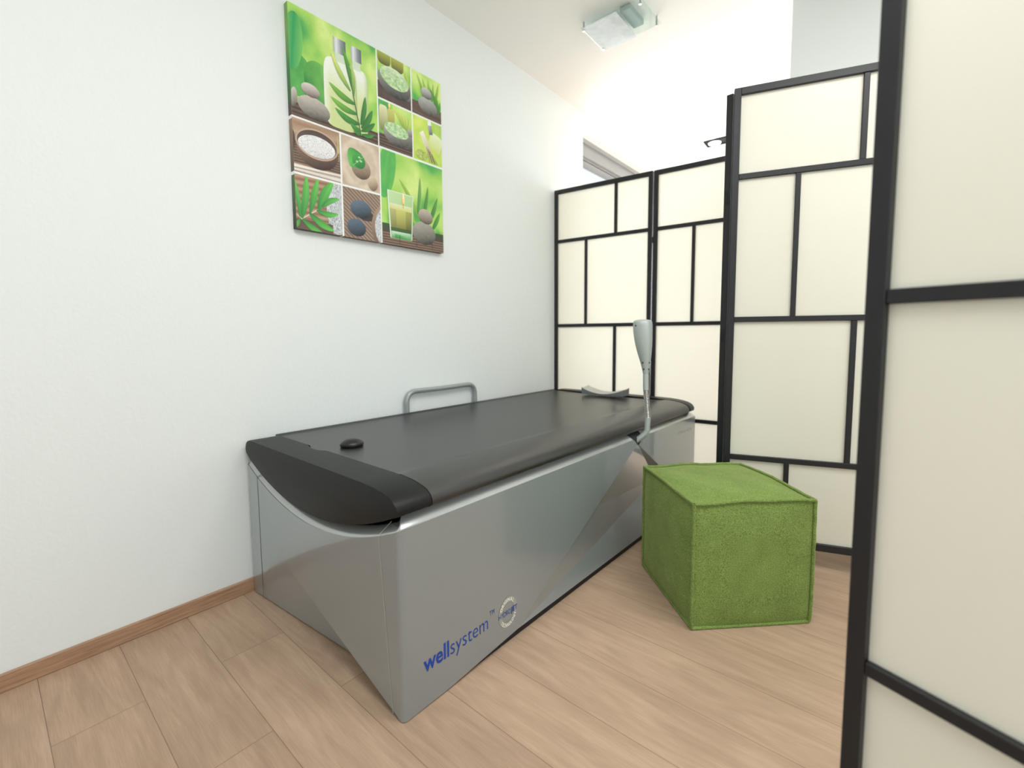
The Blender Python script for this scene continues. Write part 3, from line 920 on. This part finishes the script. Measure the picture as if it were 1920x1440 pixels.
G1, G2, G3, G4 = rgb(158, 210, 88), rgb(208, 234, 132), rgb(78, 172, 78), rgb(40, 130, 66)
def green(seed, f=5.0):
    def fn(s_, t):
        wv = fb(s_*f + 0.8*fb(s_*3, t*3, seed+5), t*f*0.9, seed)
        v = 0.60 + 1.15 * wv
        if v > 0.55: return mix(G1, G2, (v - 0.55) / 0.4)
        if v > 0.28: return mix(G3, G1, (v - 0.28) / 0.27)
        return mix(G4, G3, (v + 0.05) / 0.33)
    return fn
def wood(c0, c1, per, ang=0.0, seed=0.0):
    def fn(s_, t):
        k = (t * cos(ang) + s_ * sin(ang)) / per
        a = (k % 1.0)
        return mix(mix(c0, c1, 0.5 + 0.5 * sin(2*pi*a)), c0, 0.25 + 0.25 * fb(s_*8, t*8, seed))
    return fn
def stone(c_hi, c_lo, seed=0.0, lx=-0.3, ly=-0.8):
    def fn(x, y):
        d = 0.5 + 0.56 * (x * lx + y * ly) + 0.16 * fb(x*4, y*4, seed)
        return mix(tuple(v * 0.5 for v in c_lo), c_hi, d)
    return fn
DKW, MDW = rgb(58, 44, 40), rgb(110, 86, 72)

# tile 1: bottles, bamboo, stones
t = Tile(0.0, 0.0, 0.504, 0.491)
t.fill(green(1.7, 6.0), 34, 34)
t.ell(0.02, 0.30, 0.10, 0.10, 0.2, lambda x, y: mix(rgb(36, 130, 56), rgb(96, 186, 84), 0.5 + 0.6*fb(x*2, y*2, 4)))
t.ell(0.17, 0.33, 0.09, 0.13, -0.5, lambda x, y: mix(rgb(28, 122, 52), rgb(120, 196, 84), 0.5 + 0.5*x + 0.4*fb(x*2, y*2, 9)))
t.ell(0.02, 0.16, 0.05, 0.13, 0.1, lambda x, y: mix(rgb(30, 150, 80), rgb(110, 190, 90), abs(x)))
t.fill(wood(DKW, MDW, 0.02, 0.0, 2), 16, 24, (0.0, 0.428, 0.504, 0.491))
# bottles
def bottle(cx, w, tb, tt, capw, cap0, cap1, seed):
    t.ell(cx, (tb+tt)/2, w, (tb-tt)/2, 0, lambda x, y: mix(mix(mix(rgb(208, 220, 158), rgb(236, 242, 230), max(0, min(1, -y*1.3))), rgb(178, 200, 112), 0.5*max(0, y)), rgb(240, 244, 236) if x < 0 else rgb(150, 178, 96), max(0, (abs(x) - 0.62) / 0.38) * 0.75), sup=5.0, n=56, rings=8)
    t.quad([(cx-capw*0.8, cap1-0.005), (cx-capw*0.8, tt+0.01), (cx+capw*0.8, tt+0.01), (cx+capw*0.8, cap1-0.005)], [rgb(205, 222, 196)]*4)
    xs = [-1, -0.55, 0.2, 1]; cs = [rgb(170, 174, 180), rgb(226, 230, 234), rgb(140, 146, 156), rgb(84, 90, 100)]
    t.layer()
    for a in range(3):
        t.add([(cx+capw*xs[a], cap0), (cx+capw*xs[a], cap1), (cx+capw*xs[a+1], cap1), (cx+capw*xs[a+1], cap0)], [cs[a], cs[a], cs[a+1], cs[a+1]])
bottle(0.375, 0.070, 0.472, 0.150, 0.032, 0.050, 0.118, 1)
bottle(0.275, 0.098, 0.478, 0.150, 0.036, 0.050, 0.120, 2)
# stones
t.ell(0.012, 0.41, 0.018, 0.045, 0.1, stone(rgb(204, 196, 186), rgb(96, 84, 74), 1))
t.ell(0.118, 0.428, 0.088, 0.050, 0.10, stone(rgb(196, 188, 178), rgb(66, 60, 54), 2))
t.ell(0.102, 0.352, 0.050, 0.030, 0.10, stone(rgb(218, 208, 200), rgb(112, 92, 80), 3))
# bamboo sprig
D, Y_ = rgb(44, 104, 44), rgb(176, 206, 84)
t.line((0.392, 0.478), (0.345, 0.27), 0.006, rgb(40, 92, 40))
for (a, b, w_, c0, c1, cur) in [((0.346, 0.27), (0.290, 0.075), 0.013, D, rgb(92, 160, 52), 0.03), ((0.332, 0.275), (0.222, 0.125), 0.016, rgb(84, 146, 50), rgb(222, 232, 130), -0.05), ((0.350, 0.30), (0.335, 0.12), 0.011, rgb(60, 122, 46), rgb(190, 216, 110), 0.05), ((0.36, 0.33), (0.205, 0.275), 0.017, rgb(48, 118, 48), rgb(120, 180, 60), -0.08), ((0.37, 0.375), (0.212, 0.34), 0.016, rgb(44, 112, 48), rgb(120, 186, 66), -0.08), ((0.385, 0.42), (0.235, 0.385), 0.017, D, rgb(70, 150, 60), -0.10), ((0.392, 0.42), (0.425, 0.27), 0.015, D, rgb(64, 138, 58), 0.04), ((0.395, 0.435), (0.470, 0.325), 0.016, D, rgb(60, 134, 56), 0.06), ((0.395, 0.45), (0.485, 0.385), 0.014, D, rgb(52, 126, 52), 0.05), ((0.392, 0.452), (0.325, 0.432), 0.013, D, rgb(70, 150, 60), -0.1), ((0.395, 0.468), (0.478, 0.448), 0.011, D, rgb(66, 140, 58), 0.08), ((0.392, 0.47), (0.345, 0.462), 0.010, D, rgb(60, 130, 54), -0.1)]:
    t.leaf(a, b, w_, c0, c1, cur)
t.build()

# tile 2: bowl of green salt with candles
t = Tile(0.512, 0.0, 0.752, 0.237)
t.fill(green(4.1, 7.0), 16, 16)
t.fill(lambda s_, q_: mix(rgb(54, 44, 44), rgb(96, 76, 66), 0.5 + fb(s_*20, q_*8, 2)), 10, 10, (0.512, 0.15, 0.752, 0.237))
t.ell(0.56, 0.01, 0.045, 0.05, 0, lambda x, y: mix(rgb(196, 206, 80), rgb(76, 78, 34), 0.5 + 0.5*y), sup=4)
t.ell(0.655, 0.015, 0.045, 0.05, 0, lambda x, y: mix(rgb(204, 206, 84), rgb(70, 74, 34), 0.5 + 0.5*y), sup=4)
for k in range(4):
    t.leaf((0.742 - 0.012*k, 0.15), (0.70 + 0.012*k, 0.03 + 0.01*k), 0.009, rgb(72, 140, 40), rgb(190, 214, 90))
t.ell(0.735, 0.165, 0.028, 0.03, 0, stone(rgb(176, 178, 178), rgb(88, 90, 88)))
t.ell(0.632, 0.135, 0.118, 0.070, 0.10, stone(rgb(150, 152, 146), rgb(52, 56, 56), 3), sup=2.2)
t.ell(0.632, 0.108, 0.104, 0.052, 0.10, lambda x, y: mix(mix(rgb(226, 240, 196), rgb(60, 156, 46), max(0, min(1, 0.45 + 1.0*fb(x*4, y*4, 3) + 0.5*(random.random() - 0.5)))), rgb(230, 240, 214), max(0, -y)*0.6), n=44, rings=12)
t.build()
# tile 3: two grey stones
t = Tile(0.761, 0.0, 1.0, 0.237)
t.fill(green(8.3, 7.0), 16, 16)
for k in range(5):
    t.leaf((0.86 + 0.02*k, 0.14), (0.80 + 0.045*k, 0.01 + 0.01*(k % 2)), 0.010, rgb(48, 120, 44), rgb(170, 206, 80), 0.04)
t.fill(lambda s_, q_: mix(rgb(48, 38, 36), rgb(118, 92, 78), 0.5 + 0.9*fb(s_*4, q_*40, 7)), 14, 14, (0.761, 0.165, 1.0, 0.237))
for k in range(4): t.leaf((0.975, 0.19), (0.90 + 0.03*k, 0.05 + 0.02*k), 0.009, rgb(40, 104, 40), rgb(90, 160, 56), 0.05)
t.ell(0.888, 0.168, 0.080, 0.046, 0.10, stone(rgb(178, 178, 172), rgb(70, 70, 66), 5))
t.ell(0.878, 0.098, 0.044, 0.030, 0.15, stone(rgb(200, 198, 194), rgb(92, 88, 84), 6))
t.build()
# tile 4: candle and bowl
t = Tile(0.512, 0.247, 0.755, 0.489)
t.fill(green(11.9, 7.0), 16, 16)
for k in range(5):
    t.leaf((0.71, 0.37), (0.61 + 0.033*k, 0.255 + 0.008*k), 0.010, rgb(110, 160, 50), rgb(214, 224, 110), 0.04)
t.fill(lambda s_, q_: mix(rgb(50, 38, 36), rgb(104, 82, 70), 0.5 + 0.5*sin(q_*420)), 8, 24, (0.512, 0.42, 0.755, 0.489))
t.ell(0.545, 0.335, 0.030, 0.065, 0, lambda x, y: mix(rgb(226, 226, 180), rgb(122, 124, 48), 0.5 + 0.5*y), sup=5)
t.ell(0.600, 0.315, 0.025, 0.040, 0, lambda x, y: mix(rgb(206, 206, 110), rgb(150, 150, 66), 0.5 + 0.5*y), sup=5)
t.leaf((0.588, 0.275), (0.588, 0.245), 0.008, rgb(250, 200, 80), rgb(255, 240, 190))
t.ell(0.740, 0.365, 0.025, 0.022, 0, stone(rgb(180, 176, 172), rgb(90, 86, 84)))
t.ell(0.738, 0.42, 0.030, 0.040, 0, stone(rgb(130, 128, 124), rgb(60, 58, 56)))
t.ell(0.638, 0.405, 0.096, 0.058, 0.06, stone(rgb(172, 170, 162), rgb(52, 56, 56), 3))
t.ell(0.638, 0.378, 0.088, 0.036, 0.06, lambda x, y: mix(rgb(224, 238, 200), rgb(70, 166, 54), max(0, min(1, 0.45 + 1.0*fb(x*4, y*4, 8) + 0.5*(random.random() - 0.5)))), n=44, rings=12)
t.build()
# tile 5: blurred bottle and brush
t = Tile(0.765, 0.247, 1.0, 0.489)
def tb(s_, q_): return mix(mix(rgb(226, 238, 110), rgb(150, 204, 60), 0.5 + 0.9*fb(s_*9, q_*9, 13)), rgb(60, 160, 60), max(0, (s_ - 0.90)*6) * max(0, 1 - (q_-0.25)*6))
t.fill(tb, 18, 18)
t.ell(0.945, 0.365, 0.052, 0.055, 0.25, lambda x, y: mix(rgb(232, 238, 200), rgb(196, 214, 96), 0.5 + 0.5*y), sup=4)
t.quad([(0.885, 0.275), (0.895, 0.325), (0.925, 0.318), (0.912, 0.266)], [rgb(180, 182, 186), rgb(96, 100, 108), rgb(84, 88, 96), rgb(150, 152, 160)])
t.quad([(0.882, 0.25), (0.885, 0.275), (0.915, 0.268), (0.908, 0.247)], [rgb(240, 242, 236)]*4)
t.quad([(0.815, 0.335), (0.885, 0.445), (0.915, 0.43), (0.845, 0.315)], [rgb(240, 240, 226), rgb(206, 190, 150), rgb(186, 168, 120), rgb(246, 246, 236)])
for k in range(9):
    t.line((0.87 + 0.005*k, 0.40 + 0.004*k), (0.895 + 0.008*k, 0.482), 0.0035, [rgb(92, 84, 40), rgb(226, 214, 150), rgb(60, 66, 30)][k % 3])
t.ell(0.83, 0.455, 0.05, 0.028, 0, lambda x, y: mix(rgb(214, 220, 120), rgb(110, 150, 50), 0.5 + 1.2*fb(x*3, y*3, 3)))
t.build()
# tile 6: wooden bowl of white salt
t = Tile(0.0, 0.500, 0.256, 0.742)
t.fill(wood(rgb(150, 116, 92), rgb(196, 164, 138), 0.06, 0.1, 3), 12, 12)
t.fill(wood(rgb(64, 52, 46), rgb(140, 112, 92), 0.012, 0.0, 3), 10, 40, (0.0, 0.60, 0.256, 0.70))
t.fill(lambda s_, q_: mix(rgb(202, 190, 178), rgb(228, 220, 212), 0.5 + 0.5*sin(q_*160 + s_*12)), 10, 16, (0.0, 0.706, 0.256, 0.742))
for k in range(4): t.line((0.0, 0.715 + 0.008*k), (0.256, 0.703 + 0.012*k), 0.004, rgb(150, 132, 118) if k % 2 else rgb(238, 232, 226))
t.ell(-0.012, 0.60, 0.022, 0.055, 0, lambda x, y: rgb(70, 54, 46))
t.ell(0.128, 0.628, 0.112, 0.078, 0.0, stone(rgb(150, 116, 98), rgb(52, 36, 32), 4))
t.ell(0.128, 0.592, 0.117, 0.070, 0.0, lambda x, y: rgb(186, 158, 138))
t.ell(0.128, 0.592, 0.109, 0.062, 0.0, lambda x, y: mix(rgb(70, 54, 48), rgb(112, 90, 78), 0.5 + 0.5*y))
t.ell(0.126, 0.603, 0.102, 0.049, 0.0, lambda x, y: mix(rgb(246, 246, 248), rgb(150, 148, 150), max(0, min(1, random.random() ** 2 * 0.8 + 0.2*max(0, y)))), n=54, rings=15)
t.line((0.242, 0.52), (0.246, 0.60), 0.004, rgb(206, 190, 110)); t.line((0.250, 0.53), (0.248, 0.64), 0.003, rgb(190, 176, 110))
t.build()
# tile 7: leaf and pebbles on sand
t = Tile(0.266, 0.500, 0.507, 0.742)
def sand(s_, q_):
    d = hypot((s_ - 0.385) * 1.05, q_ - 0.62)
    return mix(rgb(176, 152, 130), rgb(222, 204, 184), 0.55 + 0.25*sin(d*70) * (d > 0.10) + 0.5*fb(s_*24, q_*24, 3))
t.fill(sand, 30, 30)
t.ell(0.385, 0.64, 0.062, 0.054, 0.15, stone(rgb(196, 170, 146), rgb(98, 78, 64), 2))
t.ell(0.459, 0.700, 0.034, 0.038, 0.0, stone(rgb(222, 196, 166), rgb(142, 112, 88), 3))
t.leaf((0.395, 0.575), (0.313, 0.642), 0.050, rgb(34, 124, 50), rgb(96, 186, 86), 0.16, n=14)
t.ell(0.372, 0.605, 0.042, 0.038, 0.3, lambda x, y: mix(rgb(60, 158, 66), rgb(30, 112, 48), 0.5 + 0.5*(x + y)*0.7))
t.line((0.402, 0.578), (0.335, 0.635), 0.0025, rgb(140, 206, 120))
for p in ((0.36, 0.612), (0.385, 0.605), (0.375, 0.588)): t.ell(p[0], p[1], 0.008, 0.006, 0, lambda x, y: mix(rgb(210, 240, 206), rgb(70, 160, 80), 0.5 + 0.5*y), n=12, rings=2)
t.build()
# tile 8: palm leaf over matting and salt
t = Tile(0.0, 0.752, 0.256, 1.0)
t.fill(wood(rgb(128, 90, 70), rgb(202, 164, 138), 0.030, 0.05, 3), 12, 36)
t.ell(0.245, 0.86, 0.075, 0.14, 0.15, lambda x, y: mix(rgb(226, 230, 234), rgb(100, 112, 116), random.random() ** 1.4), n=48, rings=13)
t.fill(lambda s_, q_: mix(rgb(70, 58, 50), rgb(110, 84, 70), 0.5 + fb(s_*14, q_*14, 4)), 10, 6, (0.0, 0.955, 0.20, 1.0))
t.line((0.0, 0.935), (0.03, 0.955), 0.004, rgb(196, 192, 160)); t.line((0.025, 0.955), (0.15, 0.875), 0.006, rgb(206, 200, 172))
Lg, Dg = rgb(96, 190, 76), rgb(40, 128, 56)
for (a, b, w_, cur) in [((0.02, 0.945), (-0.01, 0.76), 0.012, 0.03), ((0.03, 0.95), (0.062, 0.745), 0.019, 0.03), ((0.075, 0.915), (0.125, 0.745), 0.018, 0.0), ((0.12, 0.895), (0.212, 0.745), 0.024, -0.05), ((0.14, 0.88), (0.245, 0.822), 0.014, -0.08), ((0.11, 0.90), (0.236, 0.898), 0.014, 0.08), ((0.07, 0.92), (0.208, 0.985), 0.018, 0.06), ((0.03, 0.955), (0.15, 1.01), 0.014, 0.05), ((0.02, 0.955), (-0.01, 1.0), 0.010, 0.0)]:
    t.leaf(a, b, w_, Dg, Lg, cur)
t.build()
# tile 9: dark stones on bamboo mat
t = Tile(0.266, 0.752, 0.507, 1.0)
t.fill(wood(rgb(96, 78, 66), rgb(184, 156, 134), 0.0165, -0.62, 5), 44, 44)
t.ell(0.40, 0.872, 0.062, 0.03, 0.1, lambda x, y: rgb(60, 48, 44))
t.ell(0.376, 0.848, 0.068, 0.046, 0.0, stone(rgb(92, 112, 132), rgb(26, 34, 44), 2))
t.ell(0.345, 0.945, 0.060, 0.044, 0.05, stone(rgb(84, 104, 124), rgb(24, 32, 42), 4))
t.ell(0.545, 0.92, 0.102, 0.125, 0.12, stone(rgb(170, 138, 116), rgb(104, 78, 64), 1))
t.ell(0.552, 0.915, 0.086, 0.110, 0.12, lambda x, y: mix(rgb(230, 234, 238), rgb(110, 124, 132), random.random() ** 1.5), n=54, rings=15)
t.build()
# tile 10: candle in a glass, stones and bamboo
t = Tile(0.516, 0.500, 1.0, 1.0)
t.fill(green(21.3, 5.0), 30, 30)
t.ell(0.56, 0.60, 0.06, 0.16, 0.2, lambda x, y: mix(rgb(34, 150, 70), rgb(110, 196, 84), 0.5 + 0.6*fb(x*2, y*2, 7)))
for (a, b, w_, c0, c1) in [((0.80, 0.83), (0.645, 0.63), 0.014, rgb(120, 164, 60), rgb(150, 180, 70)), ((0.785, 0.80), (0.81, 0.585), 0.013, rgb(64, 128, 50), rgb(120, 170, 90)), ((0.82, 0.84), (0.875, 0.625), 0.013, rgb(48, 118, 48), rgb(90, 150, 60)), ((0.87, 0.85), (0.955, 0.675), 0.015, rgb(42, 110, 46), rgb(84, 150, 60)), ((0.90, 0.88), (0.975, 0.76), 0.015, rgb(44, 112, 46), rgb(90, 160, 60)), ((0.91, 0.95), (1.02, 0.87), 0.020, rgb(60, 150, 50), rgb(196, 210, 70)), ((0.76, 0.87), (0.70, 0.72), 0.012, rgb(120, 170, 60), rgb(180, 206, 90)), ((0.80, 0.89), (0.74, 0.84), 0.014, rgb(90, 150, 50), rgb(150, 190, 70))]:
    t.leaf(a, b, w_, c0, c1, 0.03)
t.fill(wood(rgb(70, 52, 46), rgb(150, 120, 100), 0.014, 0.0, 5), 14, 44, (0.516, 0.935, 1.0, 1.0))
t.fill(lambda s_, q_: mix(rgb(40, 78, 44), rgb(70, 54, 46), (q_ - 0.89) / 0.045), 10, 6, (0.516, 0.89, 1.0, 0.935))
t.ell(0.835, 0.905, 0.096, 0.066, 0.06, stone(rgb(168, 164, 152), rgb(56, 54, 46), 2))
t.ell(0.850, 0.806, 0.060, 0.042, 0.20, stone(rgb(196, 182, 168), rgb(92, 76, 62), 3))
gx = lambda f, tt: 0.556 + 0.015 * (tt - 0.712) / 0.25 + f * (0.196 - 0.031 * (tt - 0.712) / 0.25)
def gq(t0, t1, f0, f1, cols): t.quad([(gx(f0, t0), t0), (gx(f0, t1), t1), (gx(f1, t1), t1), (gx(f1, t0), t0)], cols)
gq(0.708, 0.965, 0, 1, [rgb(196, 226, 168), rgb(150, 196, 140), rgb(130, 176, 120), rgb(176, 216, 150)])
t.layer()
for (f0, f1, ca, cb) in ((0.06, 0.3, rgb(186, 186, 116), rgb(122, 126, 62)), (0.3, 0.7, rgb(206, 206, 110), rgb(128, 128, 58)), (0.7, 0.95, rgb(170, 172, 84), rgb(92, 98, 46))):
    t.add([(gx(f0, .80), .80), (gx(f0, .905), .905), (gx(f1, .905), .905), (gx(f1, .80), .80)], [ca, cb, tuple(x*.85 for x in cb), tuple(x*.92 for x in ca)])
gq(0.775, 0.805, 0.05, 0.95, [rgb(226, 230, 190), rgb(206, 210, 120), rgb(206, 210, 110), rgb(222, 226, 180)])
gq(0.905, 0.925, 0.05, 0.95, [rgb(72, 92, 40), rgb(44, 92, 50), rgb(40, 86, 44), rgb(60, 80, 36)])
gq(0.925, 0.962, 0.08, 0.92, [rgb(206, 232, 212), rgb(70, 150, 80), rgb(50, 140, 66), rgb(180, 220, 180)])
gq(0.940, 0.962, 0.2, 0.8, [rgb(90, 176, 96), rgb(40, 120, 56), rgb(60, 150, 70), rgb(150, 210, 150)])
gq(0.712, 0.958, 0.0, 0.035, [rgb(236, 244, 230)]*4); gq(0.712, 0.958, 0.965, 1.0, [rgb(214, 232, 206)]*4)
t.line((0.556, 0.710), (0.752, 0.712), 0.003, rgb(240, 246, 236))
t.leaf((0.672, 0.775), (0.672, 0.705), 0.011, rgb(250, 190, 60), rgb(255, 244, 200), 0.0)
t.line((0.672, 0.79), (0.672, 0.765), 0.002, rgb(60, 50, 30))
for k in range(3): t.line((0.64 + 0.13*k, 0.94), (0.64 + 0.13*k, 0.99), 0.003, rgb(50, 38, 34))
t.build()

# ------------------------------------------------------------------ ceiling lamp of glass plates
lm = empty('ceiling_lamp', (-1.17, 2.355, CZ))
tag(lm, 'rectangular glass plate ceiling lamp under the white ceiling', 'ceiling lamp')
def ll(x, y, z): return (x + 1.17, y - 2.355, z - CZ)
zl_ = CZ - 0.036
q = MB(); q.box(ll(-1.358, 2.250, zl_), ll(-1.012, 2.494, zl_ + 0.006)); q.build('clear_plate', M['lamp_clear'], lm, bevel=0.001)
q = MB(); q.box(ll(-1.345, 2.246, zl_ - 0.009), ll(-1.150, 2.496, zl_ - 0.003)); q.build('frosted_plate', M['lamp_frost'], lm)
q = MB(); q.box(ll(-1.148, 2.285, zl_ + 0.010), ll(-1.090, 2.455, CZ)); q.build('lamp_holder', simple('grey_green_holder', rgb(150, 168, 162), 0.4, metal=0.0), lm, bevel=0.003)  # holder; its grey-green colour stands for the ballast reflection
for (x, y) in ((-1.346, 2.262), (-1.344, 2.476), (-1.028, 2.268), (-1.030, 2.478)):
    q = MB(); q.tube([ll(x, y, zl_ - 0.012), ll(x, y, zl_ - 0.009)], 0.0085, 14, 0); q.tube([ll(x, y, zl_ - 0.010), ll(x, y, CZ)], 0.0042, 12, 0)
    q.build('standoff', M['steel'], lm, smooth=40)

# recessed ceiling spotlight beyond the screens
sp = empty('recessed_spotlight', (-1.275, 4.385, CZ), radians(3))
tag(sp, 'black recessed ceiling spotlight with a white lamp, half hidden by the screen post', 'spotlight')
q = MB(); a = 0.074; bx_ = 0.226
for (x0, y0, x1, y1) in ((-a, -a, bx_, -a + 0.008), (-a, a - 0.008, bx_, a), (-a, -a + 0.008, -a + 0.008, a - 0.008), (bx_ - 0.008, -a + 0.008, bx_, a - 0.008)):
    q.box((x0, y0, -0.010), (x1, y1, 0.0))
q.box((-a + 0.008, -a + 0.008, -0.004), (bx_ - 0.008, a - 0.008, 0.0))
q.build('housing', M['spot_black'], sp)
n = 28
for cx_ in (0.0, 0.152):
    q = MB()
    rr = [[Vector((cx_ + r_ * cos(2*pi*k/n), 0.012 + r_ * sin(2*pi*k/n), z)) for k in range(n)] for r_, z in ((0.052, -0.0045), (0.050, -0.010), (0.046, -0.012))]
    q.grid(rr, closed=True); q.poly(rr[-1]); lr = q.build('lamp', M['bulb'], sp, smooth=40)
    q = MB(); rr = [[Vector((cx_ + r_ * cos(2*pi*k/14), 0.012 + r_ * sin(2*pi*k/14), z)) for k in range(14)] for r_, z in ((0.008, -0.012), (0.006, -0.016))]
    q.grid(rr, closed=True); q.poly(rr[-1]); q.build('bulb_tip', M['steel'], lr)

# ------------------------------------------------------------------ light
wd = bpy.data.worlds.new('World'); scene.world = wd; wd.use_nodes = True
bg = wd.node_tree.nodes['Background']; bg.inputs['Color'].default_value = (0.93, 0.97, 1.0, 1); bg.inputs['Strength'].default_value = 1.0
def area(name, loc, rot, sx, sy, power, col):
    l = bpy.data.lights.new(name, 'AREA'); l.shape = 'RECTANGLE'; l.size = sx; l.size_y = sy; l.energy = power; l.color = col
    o = bpy.data.objects.new(name, l); o.location = loc; o.rotation_euler = rot; COL.objects.link(o)
    return o
# daylight outside the far window and outside the unseen windows placed for light
area('daylight_front', (1.35, YB - 0.35, 1.5), (radians(84), 0, 0), 2.3, 2.2, 10, (0.85, 0.96, 1.0))
area('daylight_right', (XR + 0.35, 0.2, 1.6), (0, radians(86), 0), 1.6, 3.6, 34, (0.90, 0.98, 1.0))
area('daylight_far', (FX - 0.35, 5.2, 1.35), (0, radians(-66), 0), 2.5, 4.0, 225, (1.0, 0.995, 0.98))
area('daylight_end', (0.2, YF + 0.45, 1.5), (radians(-82), 0, 0), 3.6, 2.2, 150, (1.0, 0.995, 0.98))
# unseen overhead area lights, added to brighten floor, pouf and screens
area('overhead_fill', (-0.15, 0.30, CZ - 0.03), (0, 0, 0), 1.0, 1.0, 25, (0.97, 0.99, 1.0))
area('overhead_fill_right', (0.55, 1.30, CZ - 0.03), (0, 0, 0), 0.8, 0.8, 23, (1.0, 0.99, 0.96))

# ------------------------------------------------------------------ camera
f_px, yaw, pitch, roll, cxp, cyp = 850.470342, 0.705462685, -0.0789496329, -0.00764717717, 946.54185, 692.12986
F = Vector((-sin(yaw) * cos(pitch), cos(yaw) * cos(pitch), sin(pitch)))
Rt = Vector((cos(yaw), sin(yaw), 0)); U = Rt.cross(F)
R2 = cos(roll) * Rt + sin(roll) * U; U2 = -sin(roll) * Rt + cos(roll) * U
cam = bpy.data.cameras.new('camera'); co = bpy.data.objects.new('camera', cam); COL.objects.link(co)
mw = Matrix((( R2.x, U2.x, -F.x, 0), (R2.y, U2.y, -F.y, 0), (R2.z, U2.z, -F.z, 1.0), (0, 0, 0, 1)))
co.matrix_world = mw
cam.sensor_width = 36.0; cam.sensor_fit = 'HORIZONTAL'; cam.lens = f_px / 1920 * 36
cam.shift_x = (960 - cxp) / 1920; cam.shift_y = (cyp - 720) / 1920
cam.clip_start = 0.05
cam.dof.use_dof = True; cam.dof.focus_distance = 1.5; cam.dof.aperture_fstop = 2.0
scene.camera = co
scene.view_settings.view_transform = 'Standard'
scene.view_settings.look = 'None'
scene.view_settings.exposure = 0.09
scene.cycles.max_bounces = 10; scene.cycles.diffuse_bounces = 6; scene.cycles.glossy_bounces = 4
scene.cycles.transparent_max_bounces = 12
scene.cycles.sample_clamp_indirect = 8.0
